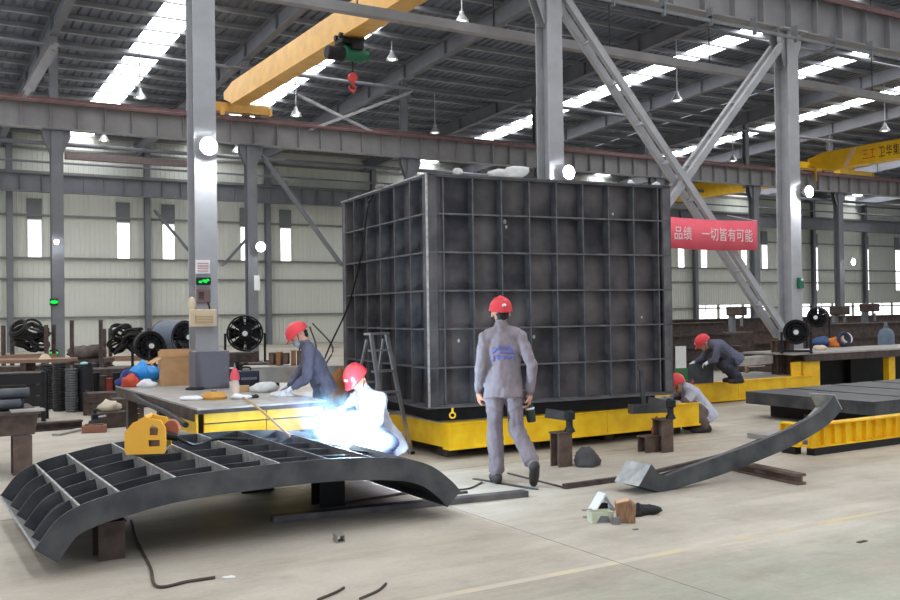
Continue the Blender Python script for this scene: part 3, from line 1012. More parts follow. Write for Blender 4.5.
# ================================================================== CURVED RIBBED PANEL (foreground)
CP = Vector((-2.40, 5.95, 0))
CW = 2.03
cp = thing('curved_ribbed_panel', 'large arched dark steel panel with welded ribs lying in the foreground', 'steel panel', CP, YAW)
prof = [(-0.20, 0.18), (-0.07, 0.345), (0.08, 0.425), (0.32, 0.482), (0.71, 0.540), (1.38, 0.560), (1.89, 0.552), (2.35, 0.505), (2.60, 0.43), (2.78, 0.30), (2.87, 0.205)]
PT = spline([(x, z, 0) for x, z in prof], 70)
PT = [(v.x, v.y) for v in PT]
NM = []
for i in range(len(PT)):
    a_, b_ = PT[max(i - 1, 0)], PT[min(i + 1, len(PT) - 1)]
    d = Vector((b_[0] - a_[0], b_[1] - a_[1])).normalized()
    NM.append((-d.y, d.x))      # upward normal
ARC = [0.0]
for i in range(1, len(PT)):
    ARC.append(ARC[-1] + math.dist(PT[i], PT[i - 1]))
def at_arc(s_):
    s_ = max(0, min(ARC[-1], s_))
    i = max(1, next((k for k in range(len(ARC)) if ARC[k] >= s_), len(ARC) - 1))
    u = (s_ - ARC[i - 1]) / max(1e-6, ARC[i] - ARC[i - 1])
    p = [PT[i - 1][k] * (1 - u) + PT[i][k] * u for k in (0, 1)]
    n = [NM[i - 1][k] * (1 - u) + NM[i][k] * u for k in (0, 1)]
    return p, n
PH = 0.165
def curved(y0, y1, h0, h1, s0=0.0, s1=None, n=70):
    """solid strip following the arch: depth h0..h1 below the top line, width y0..y1"""
    s1 = ARC[-1] if s1 is None else s1
    rows = []
    for i in range(n):
        p, nn = at_arc(s0 + (s1 - s0) * i / (n - 1))
        def q(y, h): return (p[0] - nn[0] * h, y, p[1] - nn[1] * h)
        rows.append([q(y0, h0), q(y1, h0), q(y1, h1), q(y0, h1)])
    return MB().strip(rows)
curved(0, 0.014, 0, PH).build('edge_plate', M_steelb, cp, True)
curved(CW - 0.014, CW, 0, PH).build('edge_plate', M_steelb, cp, True)
curved(0.014, CW - 0.014, 0.108, 0.12).build('skin_plate', M_steel, cp, True)
for k in range(1, 5):
    y = CW * k / 5
    curved(y - 0.006, y + 0.006, 0.03, 0.108).build('long_rib', M_steelb, cp, True)
def cross(s_, t_=0.014, h0=0.0, h1=0.108):
    p, nn = at_arc(s_)
    tx, tz = nn[1], -nn[0]
    c = []
    for a_, h_ in ((-t_ / 2, h0), (t_ / 2, h0), (t_ / 2, h1), (-t_ / 2, h1)):
        c.append((p[0] + tx * a_ - nn[0] * h_, 0.014, p[1] + tz * a_ - nn[1] * h_))
    return MB().prism(c, (0, CW - 0.028, 0))
NC = 9
for k in range(1, NC + 1):
    cross(ARC[-1] / NC * k if k == 1 else ARC[-1] / NC * k - 0.115).build('cross_rib', M_bare if k < 6 else M_rib, cp)
M_endw = mat('end_plate_bright', S(150, 152, 152), 0.35, metal=0.4, scale=10, col2=S(190, 190, 188))
cross(0.008, 0.016, 0.0, PH).build('end_plate', M_endw, cp)
cross(ARC[-1] - 0.008, 0.016, 0.0, PH).build('end_plate', M_steelb, cp)

# support blocks under the panel
def block(name, label, cat, px, py, w, d, h_, m, rz=YAW, group=None, z=0.0):
    t = thing(name, label, cat, G(px, py, z), rz, group)
    MB().bx(-w / 2, w / 2, 0, 0.016, 0, h_).build('face_plate', m, t)
    MB().bx(-w / 2, w / 2, d - 0.016, d, 0, h_).build('face_plate', m, t)
    MB().bx(-0.01, 0.01, 0.016, d - 0.016, 0, h_).build('web', m, t)
    MB().bx(-w / 2 - 0.01, w / 2 + 0.01, -0.01, d + 0.01, h_, h_ + 0.012).build('cap_plate', m, t)
    return t
block('support_block', 'dark steel support block under the left end of the curved panel', 'support', 112, 560, 0.17, 0.2, 0.24, M_dkbrown)
block('support_block', 'dark steel support block under the right half of the curved panel', 'support', 333, 507, 0.22, 0.2, 0.355, M_black)
block('support_block', 'dark steel support block under the far middle of the curved panel', 'support', 258, 492, 0.3, 0.2, 0.36, M_black)

# ================================================================== welding
ARCP = G(342, 439, 0.50)
fl_t = thing('welding_flash', 'dazzling blue-white welding flash and fume on the curved panel', 'welding flash', ARCP, 0)
def vol(name, strength, col, col2, dens=0.0, nscale=2.5):
    m = bpy.data.materials.new(name)
    m.use_nodes = True
    nt = m.node_tree
    n, L = nt.nodes, nt.links
    n.clear()
    out = n.new('ShaderNodeOutputMaterial')
    tc = n.new('ShaderNodeTexCoord')
    ln = n.new('ShaderNodeVectorMath'); ln.operation = 'LENGTH'
    L.new(tc.outputs['Object'], ln.inputs[0])
    mr = n.new('ShaderNodeMapRange')
    mr.interpolation_type = 'SMOOTHSTEP'
    mr.inputs[1].default_value = 0.95; mr.inputs[2].default_value = 0.25
    mr.inputs[3].default_value = 0.0; mr.inputs[4].default_value = 1.0
    L.new(ln.outputs['Value'], mr.inputs[0])
    nz = n.new('ShaderNodeTexNoise')
    nz.inputs['Scale'].default_value = nscale; nz.inputs['Detail'].default_value = 3
    L.new(tc.outputs['Object'], nz.inputs['Vector'])
    m2 = n.new('ShaderNodeMapRange')
    m2.inputs[1].default_value = 0.38; m2.inputs[2].default_value = 0.62
    m2.inputs[3].default_value = 0.05; m2.inputs[4].default_value = 1.0
    L.new(nz.outputs[0], m2.inputs[0])
    mu = n.new('ShaderNodeMath'); mu.operation = 'MULTIPLY'
    L.new(mr.outputs[0], mu.inputs[0]); L.new(m2.outputs[0], mu.inputs[1])
    ms = n.new('ShaderNodeMath'); ms.operation = 'MULTIPLY'
    L.new(mu.outputs[0], ms.inputs[0]); ms.inputs[1].default_value = strength
    em = n.new('ShaderNodeEmission')
    em.inputs[0].default_value = (*col, 1)
    L.new(ms.outputs[0], em.inputs[1])
    L.new(em.outputs[0], out.inputs['Volume'])
    return m
V_core = vol('arc_plume_glow', 55, (0.62, 0.86, 1.0), None, nscale=1.6)  # emission in these volumes stands in for glare and arc-lit smoke
V_mid = vol('arc_fume_glow', 9, (0.30, 0.66, 1.0), None, nscale=2.2)
V_out = vol('drifting_fume_glow', 2.2, (0.42, 0.55, 1.0), None, nscale=2.4)
ico = MB().ell((0, 0, 0), (1, 1, 1), 24, 16)
def puff(nm, m, off, sc):
    o = ico.build(nm, m, fl_t, 'full')
    o.location = off
    o.scale = sc
    return o
MB().ell((0, 0, 0.02), (0.03, 0.03, 0.03)).build('arc_core', emit('arc_white', (0.8, 0.92, 1.0), 60), fl_t, True)
puff('plume_glow', V_core, (0.14, -0.02, -0.02), (0.40, 0.25, 0.18))
puff('plume_glow', V_core, (0.12, 0.05, 0.10), (0.24, 0.2, 0.2))
puff('plume_glow', V_core, (-0.08, 0.05, 0.10), (0.22, 0.17, 0.2))
puff('glow', V_mid, (-0.20, 0.05, 0.19), (0.28, 0.25, 0.32))
puff('glow', V_mid, (-0.02, 0.1, 0.26), (0.2, 0.16, 0.22))
puff('glow', V_mid, (0.26, 0.1, 0.04), (0.15, 0.15, 0.14))
puff('glow', V_out, (-0.42, 0.1, 0.20), (0.36, 0.3, 0.34))
ld_ = bpy.data.lights.new('arc_light', 'POINT')
ld_.energy = 110
ld_.color = (0.6, 0.82, 1.0)
ld_.shadow_soft_size = 0.08
lo = bpy.data.objects.new('arc_light', ld_)
COL.objects.link(lo)
lo.parent = fl_t
lo.location = (0.08, 0.1, 0.30)

# orange wire feeder ------------------------------------------------
wf = thing('wire_feeder', 'orange welding wire feeder standing on the curved panel', 'wire feeder', G(148, 452, 0.555), R(8))
wf.scale = (0.82, 0.9, 1.0)
def guard(y):
    out = [(-0.17, 0.0), (0.17, 0.0), (0.185, 0.03), (0.185, 0.19), (0.14, 0.25), (0.02, 0.275), (-0.11, 0.24), (-0.185, 0.17), (-0.185, 0.03)]
    h1 = [(0.03, 0.055), (0.13, 0.055), (0.13, 0.105), (0.03, 0.105)]
    h2 = [(0.04, 0.14), (0.11, 0.14), (0.12, 0.19), (0.07, 0.225), (0.04, 0.2)]
    bm = bmesh.new()
    es = []
    for lp in (out, h1, h2):
        vv = [bm.verts.new((x, y, z)) for x, z in lp]
        es += [bm.edges.new((vv[i], vv[(i + 1) % len(vv)])) for i in range(len(vv))]
    bmesh.ops.triangle_fill(bm, use_beauty=True, edges=es)
    for f in list(bm.faces):
        c = f.calc_center_median()
        for lp in (h1, h2):
            xs, zz = [p[0] for p in lp], [p[1] for p in lp]
            if min(xs) < c.x < max(xs) and min(zz) < c.z < max(zz) and all(any(abs(v.co.x - p[0]) < 1e-5 and abs(v.co.z - p[1]) < 1e-5 for p in lp) for v in f.verts):
                bm.faces.remove(f)
                break
    ex = bmesh.ops.extrude_face_region(bm, geom=bm.faces[:])
    bmesh.ops.translate(bm, verts=[g for g in ex['geom'] if isinstance(g, bmesh.types.BMVert)], vec=(0, 0.03, 0))
    bmesh.ops.recalc_face_normals(bm, faces=bm.faces)
    me = bpy.data.meshes.new('side_guard')
    bm.to_mesh(me); bm.free()
    me.materials.append(M_orange)
    return inst('side_guard', me, wf)
guard(-0.13); guard(0.16)
MB().bx(-0.17, 0.17, -0.1, 0.16, 0.01, 0.03).build('base_plate', M_dark, wf)
MB().cyl((-0.07, -0.09, 0.13), (-0.07, 0.15, 0.13), 0.09, n=20).build('wire_spool', M_black, wf, True)
MB().bx(0.02, 0.15, -0.07, 0.12, 0.04, 0.2).build('feed_motor', mat('feeder_grey', S(130, 112, 104), 0.5), wf, bevel=0.02)
MB().cyl((0.15, 0.03, 0.12), (0.27, 0.03, 0.1), 0.03, n=12).build('torch_socket', M_rubber, wf, True)
MB().tube([(-0.0, -0.12, 0.27), (-0.0, 0.17, 0.27)], 0.018).build('handle', M_orange, wf, True)
MB().cyl((0.2, 0.08, 0.16), (0.2, 0.2, 0.16), 0.07, n=16).build('side_reel', mat('copper_red', S(176, 100, 76), 0.5), wf, True)
MB().tube(spline([(0.26, 0.03, 0.1), (0.34, 0.0, 0.07), (0.42, 0.12, 0.03), (0.6, 0.3, 0.05), (0.9, 0.35, 0.03)], 24), 0.014).build('torch_cable', M_rubber, wf, True)

# ================================================================== left work table
TB = Vector((-2.45, 9.25, 0))
tb = thing('work_table', 'steel topped work table with yellow side beams behind the curved panel', 'table', TB, YAW)
TL, TD, TZ = 1.32, 3.72, 0.70
MB().bx(-0.03, TL, -0.03, TD, TZ - 0.02, TZ).build('table_top', M_plate, tb)
MB().bx(0.05, 0.68, 0.02, 0.05, 0.43, TZ - 0.06).build('side_beam', M_yel, tb)
MB().bx(0.69, TL - 0.02, 0.02, 0.05, 0.43, TZ - 0.06).build('side_beam', M_yel, tb)
MB().bx(0.05, TL - 0.02, 0.005, 0.06, 0.535, 0.545).build('flange_strip', M_dkbrown, tb)
MB().bx(-0.02, 0.0, 0.05, 1.2, 0.43, TZ - 0.06).build('side_beam', M_yel, tb)
MB().bx(0.0, TL - 0.02, 0.0, 0.12, 0.41, 0.43).build('bottom_flange', M_yel, tb)
MB().bx(-0.03, TL, -0.02, 0.1, TZ - 0.06, TZ - 0.02).build('edge_beam', M_dkbrown, tb)
MB().bx(-0.03, 0.08, 0.1, TD, TZ - 0.14, TZ - 0.02).build('edge_beam', M_dkbrown, tb)
for x in (0.08, TL - 0.12):
    for y in (0.3, 1.9, 3.5):
        MB().bx(x, x + 0.12, y, y + 0.12, 0, TZ - 0.02).build('leg', M_dkbrown, tb)

def on_table(x, y, z=TZ):
    return G(x, y, z)
# cardboard box with flaps
cbx = thing('cardboard_box', 'open brown cardboard box standing on the work table', 'cardboard box', on_table(176, 385), R(20))
for (x0, x1, y0, y1) in ((-0.2, 0.2, -0.15, -0.14), (-0.2, 0.2, 0.14, 0.15), (-0.2, -0.19, -0.14, 0.14), (0.19, 0.2, -0.14, 0.14)):
    MB().bx(x0, x1, y0, y1, 0, 0.36).build('side', M_card, cbx)
MB().bx(-0.19, 0.19, -0.14, 0.14, 0, 0.01).build('bottom', M_card, cbx)
MB().bar((-0.2, -0.05, 0.36), (-0.34, -0.09, 0.29), 0.24, 0.008, up=(0, 0, 1)).build('flap', M_card, cbx)
MB().bar((0.2, 0, 0.36), (0.23, 0.0, 0.45), 0.26, 0.008, up=(1, 0, 0)).build('flap', M_card, cbx)
MB().bar((0, 0.15, 0.36), (0, 0.18, 0.46), 0.38, 0.008, up=(0, 1, 0)).build('flap', M_card, cbx)
cb2 = thing('cardboard_box', 'closed cardboard carton behind the open box on the table', 'cardboard box', on_table(174, 382.5), R(20))
MB().bx(-0.2, 0.2, -0.1, 0.1, 0, 0.42).build('body', M_card, cb2, bevel=0.01)
MB().bx(-0.03, 0.03, -0.103, 0.103, 0.01, 0.425).build('tape', M_tan, cb2)
# blue bag
rag('blue_bag', 'crumpled bright blue plastic bag on the work table', 'bag', on_table(143, 384), (0.2, 0.15, 0.17), M_blue, 11, 24)
rag('white_bag', 'white plastic bag in front of the blue bag on the table', 'bag', on_table(147, 387), (0.13, 0.06, 0.06), M_white, 12)
rag('red_rag', 'orange red rag at the left end of the work table', 'rag', on_table(131, 387), (0.12, 0.08, 0.1), mat('red_cloth', S(196, 82, 56), 0.8), 13)
rag('dark_blue_cloth', 'dark blue cloth behind the orange red rag on the table', 'cloth', on_table(129, 386), (0.14, 0.08, 0.14), mat('navy_cloth', S(52, 66, 128), 0.8), 14)
# dark grey cabinet
gc = thing('tool_cabinet', 'dark grey metal tool cabinet on the work table', 'cabinet', on_table(209, 389), YAW)
M_cab = mat('cabinet_grey', S(104, 102, 112), 0.5, var=0.06, scale=3)
MB().bx(-0.16, 0.26, 0.0, 0.3, 0, 0.46).build('body', M_cab, gc, bevel=0.008)
MB().bx(-0.15, 0.25, -0.012, 0.0, 0.02, 0.44).build('door', M_cab, gc)
MB().bx(0.2, 0.22, -0.02, -0.01, 0.2, 0.28).build('handle', M_dark, gc)
# cone shaped pink spray gun / bottle
pk = thing('spray_bottle', 'pink and white bottle on the front part of the work table', 'bottle', on_table(235, 396), 0)
MB().lathe([(0.0, 0), (0.05, 0.0), (0.05, 0.12), (0.035, 0.2), (0.03, 0.22)], n=16).build('body', mat('bottle_cream', S(214, 190, 176), 0.5), pk, True)
MB().lathe([(0.055, 0.18), (0.05, 0.24), (0.02, 0.31), (0.0, 0.31)], n=16).build('cap', mat('pink_cap', S(226, 86, 96), 0.5), pk, True)
MB().cyl((0, 0, 0.31), (0, 0, 0.36), 0.01, n=8).build('nozzle', M_dark, pk)
bd_ = thing('brush_disc', 'flat round tan brush disc on the front edge of the table', 'disc', on_table(214, 399), 0)
MB().lathe([(0.0, 0.0), (0.13, 0.0), (0.14, 0.03), (0.1, 0.07), (0.04, 0.08), (0, 0.08)], n=20).build('disc', mat('ochre_disc', S(192, 140, 62), 0.7), bd_, True)
MB().cyl((0, 0, 0.08), (0, 0, 0.1), 0.03, n=10).build('hub', M_dark, bd_)
rag('white_rag', 'white rag on the table corner left of the tan disc', 'rag', on_table(193, 400), (0.14, 0.07, 0.03), M_white, 15)
rag('white_rag', 'white rag right of the tan disc on the table', 'rag', on_table(240, 399), (0.1, 0.06, 0.035), M_white, 16)
rag('crumpled_paper', 'heap of crumpled grey-white paper at the right end of the table', 'paper', on_table(266, 392), (0.15, 0.12, 0.07), M_ragw, 17, 24)
rag('crumpled_paper', 'low sheet of crumpled white paper beside the bent worker', 'paper', on_table(283, 396), (0.13, 0.1, 0.035), M_ragw, 18)
rag('dark_glove', 'dark glove lying on the middle of the work table', 'glove', on_table(195, 390), (0.12, 0.05, 0.025), M_black, 19)
rag('dark_glove', 'dark glove lying right of the pink bottle', 'glove', on_table(254, 398), (0.05, 0.04, 0.025), M_black, 20)
tc_ = thing('tool_case', 'dark blue tool case behind the pink bottle on the table', 'tool case', on_table(249, 387), YAW)
MB().bx(-0.14, 0.14, 0, 0.2, 0, 0.2).build('body', mat('navy_case', S(40, 44, 62), 0.5), tc_, bevel=0.012)
MB().bx(-0.1, 0.1, -0.01, 0.0, 0.09, 0.12).build('lid_strip', M_dark, tc_)
MB().tube(spline([(-0.06, 0.1, 0.2), (-0.04, 0.1, 0.24), (0.04, 0.1, 0.24), (0.06, 0.1, 0.2)], 10), 0.01).build('handle', M_black, tc_, True)
ck = thing('small_carton', 'small tan carton right of the pink bottle', 'carton', on_table(244, 392), R(15))
MB().bx(-0.06, 0.06, 0, 0.08, 0, 0.07).build('body', M_card, ck, bevel=0.005)
MB().bx(-0.062, 0.062, -0.002, 0.082, 0.055, 0.073).build('lid', M_tan, ck)
# tan cable hanging from the table to the panel, dark hoses at the left end
tc2 = MB().tube(spline([on_table(243, 399) + Vector((0, 0, 0.02)), U(256, 406, 9.1), U(272, 420, 8.7), U(290, 436, 8.35)], 20), 0.011).build('tan_cable', M_tan, None, True)
tag(tc2, 'tan cable hanging from the work table down to the curved panel', 'cable')
hz = MB().tube(spline([U(128, 388, 12.3), U(140, 400, 11.0), U(165, 412, 10.0), U(186, 425, 9.2)], 24), 0.03).build('dark_hose', M_rubber, None, True)
tag(hz, 'thick dark hose running down along the table left end', 'hose')
# ================================================================== PEOPLE
def frame_from(f, u):
    f = Vector(f).normalized()
    u = Vector(u)
    s_ = f.cross(u).normalized()
    u = s_.cross(f).normalized()
    return s_, f, u          # side (person's right), forward, up

class Body:
    def __init__(s):
        s.pr = []
        s.fl = []
    def cap(s, p, q, r1, r2, tag_, side=None, k=1.0, flat=0):
        s.fl.append(flat)
        s.pr.append((Vector(p), Vector(q), r1, r2, tag_, Vector(side).normalized() if side is not None else None, k))
    def loft(s):
        mb = MB()
        for fl_, (p, q, r1, r2, tg, sd, k) in zip(s.fl, s.pr):
            d = q - p
            L = d.length
            d = d.normalized() if L > 1e-6 else Vector((0, 0, 1))
            if sd is None:
                x = d.orthogonal().normalized()
            else:
                x = (sd - d * sd.dot(d))
                x = x.normalized() if x.length > 1e-4 else d.orthogonal().normalized()
            y = d.cross(x)
            rows = []
            for t in (-1, -0.85, -0.5, -0.0):
                a = math.sqrt(max(0.0, 1 - t * t)) * r1
                if fl_ & 1: a = r1; t *= 0.06
                rows.append((p + d * (t * r1), max(a, 0.001)))
            for t in (0.0, 0.5, 0.85, 1):
                a = math.sqrt(max(0.0, 1 - t * t)) * r2
                if fl_ & 2: a = r2; t *= 0.06
                rows.append((q + d * (t * r2), max(a, 0.001)))
            n = 14
            mb.strip([[c + x * (math.cos(2 * math.pi * i / n) * a * k) + y * (math.sin(2 * math.pi * i / n) * a) for i in range(n)] for c, a in rows])
        return mb
    def tags(s, pts):
        best = np.full(len(pts), 1e9)
        out = np.zeros(len(pts), int)
        for p, q, r1, r2, tg, sd, k in s.pr:
            p_, q_ = np.array(p), np.array(q)
            d = q_ - p_
            L2 = max(1e-9, d @ d)
            t = np.clip(((pts - p_) @ d) / L2, 0, 1)
            w = pts - (p_ + t[:, None] * d)
            if sd is not None and k != 1.0:
                sdn = np.array(sd)
                c = w @ sdn
                w = w - np.outer(c * (1 - 1 / k), sdn)
            dist = np.linalg.norm(w, axis=1) - (r1 + (r2 - r1) * t)
            m = dist < best
            best[m] = dist[m]
            out[m] = tg
        return out

JK, TR, SK, SH, GV, HR = range(6)

def hand(b, wr, d, pn, tg, curl=0.6, side=1):
    """wr wrist, d finger direction, pn palm normal (curl towards it), side +1 thumb on +cross"""
    d = Vector(d).normalized(); pn = Vector(pn)
    pn = (pn - d * pn.dot(d)).normalized()
    x = d.cross(pn) * side
    b.cap(wr, wr + d * 0.04, 0.028, 0.03, tg)
    b.cap(wr + d * 0.045 - x * 0.022, wr + d * 0.085 - x * 0.026, 0.016, 0.015, tg)
    b.cap(wr + d * 0.045 + x * 0.022, wr + d * 0.085 + x * 0.026, 0.016, 0.015, tg)
    b.cap(wr + d * 0.04, wr + d * 0.09, 0.022, 0.016, tg)
    for i, l in enumerate((0.070, 0.080, 0.075, 0.058)):
        o = wr + d * 0.09 + x * (0.030 - 0.020 * i)
        a1 = curl * 0.7
        d1 = d * math.cos(a1) + pn * math.sin(a1)
        m = o + d1 * (l * 0.5)
        a2 = curl * 1.9
        d2 = d * math.cos(a2) + pn * math.sin(a2)
        b.cap(o, m, 0.0098, 0.009, tg)
        b.cap(m, m + d2 * (l * 0.5), 0.009, 0.0078, tg)
    o = wr + d * 0.03 + x * 0.03
    m = o + (d * 0.6 + x * 0.6 + pn * 0.35).normalized() * 0.038
    b.cap(o, m, 0.013, 0.011, tg)
    b.cap(m, m + (d * 0.85 + pn * 0.5).normalized() * 0.032, 0.011, 0.009, tg)

def helmet(parent, c, f, u, m, badge_back=False, name='helmet'):
    s_, f, u = frame_from(f, u)
    M3 = Matrix((s_, f, u)).transposed()
    o = c + u * 0.035
    vs, fs = [], []
    nu, nv = 36, 9
    for j in range(nv + 1):
        th = math.pi / 2 * j / nv
        for i in range(nu):
            a = 2 * math.pi * i / nu
            sx, sy, sz = math.cos(a) * math.sin(th), math.sin(a) * math.sin(th), math.cos(th)
            ridge = 0.007 * math.exp(-(sx / 0.16) ** 2) * (1 if th < 1.35 else 0)
            ridge += 0.004 * math.exp(-((abs(sx) - 0.45) / 0.08) ** 2) * (1 if th < 1.2 else 0)
            v = Vector((sx * (0.108 + ridge), sy * (0.134 + ridge), sz * (0.124 + ridge) + 0.0))
            vs.append(v)
    def rim(extra, dz):
        k0 = len(vs)
        for i in range(nu):
            a = 2 * math.pi * i / nu
            fr = max(0.0, math.sin(a)) ** 2
            w = 0.010 + 0.038 * fr
            vs.append(Vector((math.cos(a) * (0.108 + 0.008 * extra), math.sin(a) * (0.134 + w * extra), dz * extra - 0.018 * fr * extra)))
        return k0
    r1 = rim(0.0, 0)
    r2 = rim(1.0, -0.012)
    for j in range(nv):
        for i in range(nu):
            i2 = (i + 1) % nu
            fs.append((j * nu + i, (j + 1) * nu + i, (j + 1) * nu + i2, j * nu + i2))
    base = nv * nu
    for i in range(nu):
        i2 = (i + 1) % nu
        fs.append((base + i, r2 + i, r2 + i2, base + i2))
    vs = [M3 @ v + o for v in vs]
    h_ = MB().add(vs, fs).build(name, m, parent, 'full')
    so = h_.modifiers.new('shell', 'SOLIDIFY'); so.thickness = 0.004
    for sg in ((1,) if not badge_back else (1, -1)):
        q = o + f * (0.136 * 0.93 * sg) + u * 0.052
        MB().ell((0, 0, 0), (0.022, 0.006, 0.016), 12, 6, M3).build('badge', M_sign, h_, True, loc=q)
    # chin strap
    pts = [o + s_ * 0.1 - u * 0.005, o + s_ * 0.088 - u * 0.07 + f * 0.03, c - u * 0.118 + f * 0.045, o - s_ * 0.088 - u * 0.07 + f * 0.03, o - s_ * 0.1 - u * 0.005]
    MB().tube(spline(pts, 18), 0.004, 6).build('chin_strap', M_black, h_, True)
    return h_

def person(label, loc, rz, J, m_jacket, m_trouser, m_glove=None, jk=1.0, mask=False, badge_back=False, voxel=0.0095, hem=True):
    t = thing('person', label, 'person', loc, rz, None)
    b = Body()
    J = {k: Vector(v) for k, v in J.items()}
    side = Vector((1, 0, 0))
    pel, ch, nk, hd = J['pelvis'], J['chest'], J['neck'], J['head']
    tag_h = GV if m_glove else SK
    # torso
    up = (ch - pel).normalized()
    b.cap(pel, pel + up * 0.02, 0.105, 0.10, TR, side, 1.38)
    b.cap(pel + up * (-0.13 if hem else 0.0), pel + (ch - pel) * 0.55, 0.14 * jk, 0.116 * jk, JK, side, 1.42, 1)
    b.cap(pel + (ch - pel) * 0.5, ch, 0.118 * jk, 0.128 * jk, JK, side, 1.45)
    b.cap(ch, ch + (nk - ch) * 0.45, 0.128 * jk, 0.105 * jk, JK, side, 1.5)
    b.cap(J['shL'] * 0.75 + nk * 0.25, J['shR'] * 0.75 + nk * 0.25, 0.072, 0.072, JK)
    for k in ('L', 'R'):
        sh, el, wr = J['sh' + k], J['el' + k], J['wr' + k]
        b.cap(nk + (sh - nk) * 0.15, sh, 0.062, 0.068, JK)
        b.cap(sh, el, 0.068 * jk, 0.055 * jk, JK)
        b.cap(el, wr, 0.055 * jk, 0.046 * jk, JK, None, 1.0, 2)
        fd = J.get('hd' + k, wr - el)
        hand(b, wr + fd.normalized() * 0.02, fd, J.get('pn' + k, Vector((1 if k == 'L' else -1, 0.2, 0))), tag_h, J.get('curl', Vector((0.6, 0, 0))).x, 1 if k == 'L' else -1)
        hp, kn, an, to = J['hip' + k], J['kn' + k], J['an' + k], J['toe' + k]
        b.cap(hp, kn, 0.09, 0.072, TR)
        b.cap(kn, kn + (an - kn) * 0.35, 0.074, 0.076, TR)
        b.cap(kn + (an - kn) * 0.3, kn + (an - kn) * 1.0, 0.074, 0.072, TR, None, 1.0, 2)
        he = J.get('heel' + k, an + Vector((0, -0.05, -0.04)))
        b.cap(an, he, 0.055, 0.047, SH)
        b.cap(he, he + (to - he) * 0.6, 0.044, 0.05, SH)
        b.cap(he + (to - he) * 0.5, to, 0.05, 0.04, SH)
        # sole
    # head and neck
    f, u = J['hf'], J['hu']
    s_, f, u = frame_from(f, u)
    b.cap(nk - (hd - nk) * 0.15, hd - u * 0.06 - f * 0.012, 0.06, 0.056, SK)
    b.cap(nk - u * 0.02, nk + (hd - nk) * 0.30, 0.08, 0.068, JK, None, 1.0, 2)      # collar
    b.cap(hd + u * 0.03 - f * 0.02, hd + u * 0.03 + f * 0.018, 0.084, 0.08, SK)
    b.cap(hd - u * 0.0 + f * 0.03, hd - u * 0.07 + f * 0.048, 0.062, 0.040, SK, s_, 1.1)
    b.cap(hd + f * 0.088 + u * 0.012, hd + f * 0.108 - u * 0.022, 0.011, 0.016, SK)
    b.cap(hd + f * 0.08 - u * 0.055 - s_ * 0.018, hd + f * 0.08 - u * 0.055 + s_ * 0.018, 0.011, 0.011, SK)
    for q in (-1, 1):
        b.cap(hd + s_ * (0.082 * q) + u * 0.012 - f * 0.002, hd + s_ * (0.086 * q) - u * 0.03 - f * 0.002, 0.014, 0.012, SK)
    b.cap(hd - f * 0.055 + u * 0.0, hd - f * 0.058 - u * 0.035, 0.05, 0.036, HR, s_, 1.35)
    b.cap(hd - f * 0.03 + u * 0.055, hd + f * 0.02 + u * 0.065, 0.078, 0.074, HR)
    mb = b.loft()
    me = bpy.data.meshes.new('tmp')
    me.from_pydata(mb.v, [], mb.f)
    bm = bmesh.new(); bm.from_mesh(me); bmesh.ops.recalc_face_normals(bm, faces=bm.faces); bm.to_mesh(me); bm.free()
    tmp = bpy.data.objects.new('tmp', me)
    COL.objects.link(tmp)
    rm = tmp.modifiers.new('r', 'REMESH'); rm.mode = 'VOXEL'; rm.voxel_size = voxel; rm.adaptivity = 0
    sm = tmp.modifiers.new('s', 'SMOOTH'); sm.factor = 0.5; sm.iterations = 3
    dg = bpy.context.evaluated_depsgraph_get()
    me2 = bpy.data.meshes.new_from_object(tmp.evaluated_get(dg))
    bpy.data.objects.remove(tmp)
    me2.name = 'body'
    nv = len(me2.vertices)
    co = np.empty(nv * 3); me2.vertices.foreach_get('co', co); co = co.reshape(-1, 3)
    no = np.empty(nv * 3); me2.vertices.foreach_get('normal', no); no = no.reshape(-1, 3)
    tg = b.tags(co)
    for i in range(nv):
        if tg[i] in (JK, TR):
            p = co[i]
            w = mnoise.noise(Vector((p[0] * 11, p[1] * 11, p[2] * 6.0))) * 0.013 + mnoise.noise(Vector((p[0] * 26, p[1] * 26, p[2] * 17))) * 0.008
            co[i] = p + no[i] * w
    me2.vertices.foreach_set('co', co.ravel())
    me2.materials.clear()
    for m in (m_jacket, m_trouser, M_skin, M_shoe, m_glove or M_skin, M_hair):
        me2.materials.append(m)
    fc = np.empty(len(me2.polygons) * 3); me2.polygons.foreach_get('center', fc)
    me2.polygons.foreach_set('material_index', b.tags(fc.reshape(-1, 3)).astype(np.int32))
    me2.polygons.foreach_set('use_smooth', np.ones(len(me2.polygons), bool))
    me2.update()
    body = inst('body', me2, t)
    helmet(t, hd, f, u, M_redhat, badge_back)
    for q in (-1, 1):
        e = MB().ell((0, 0, 0), (0.012, 0.009, 0.008), 10, 6).build('eye', M_hair, t, True)
        e.location = hd + f * 0.084 + s_ * (0.031 * q) + u * 0.006
    if mask:
        M3 = Matrix((s_, f, u)).transposed()
        MB().ell((0, 0, 0), (0.058, 0.05, 0.05), 14, 8, M3).build('face_mask', mat('mask_grey', S(150, 154, 160), 0.8), t, True, loc=hd + f * 0.068 - u * 0.05)
    return t, body

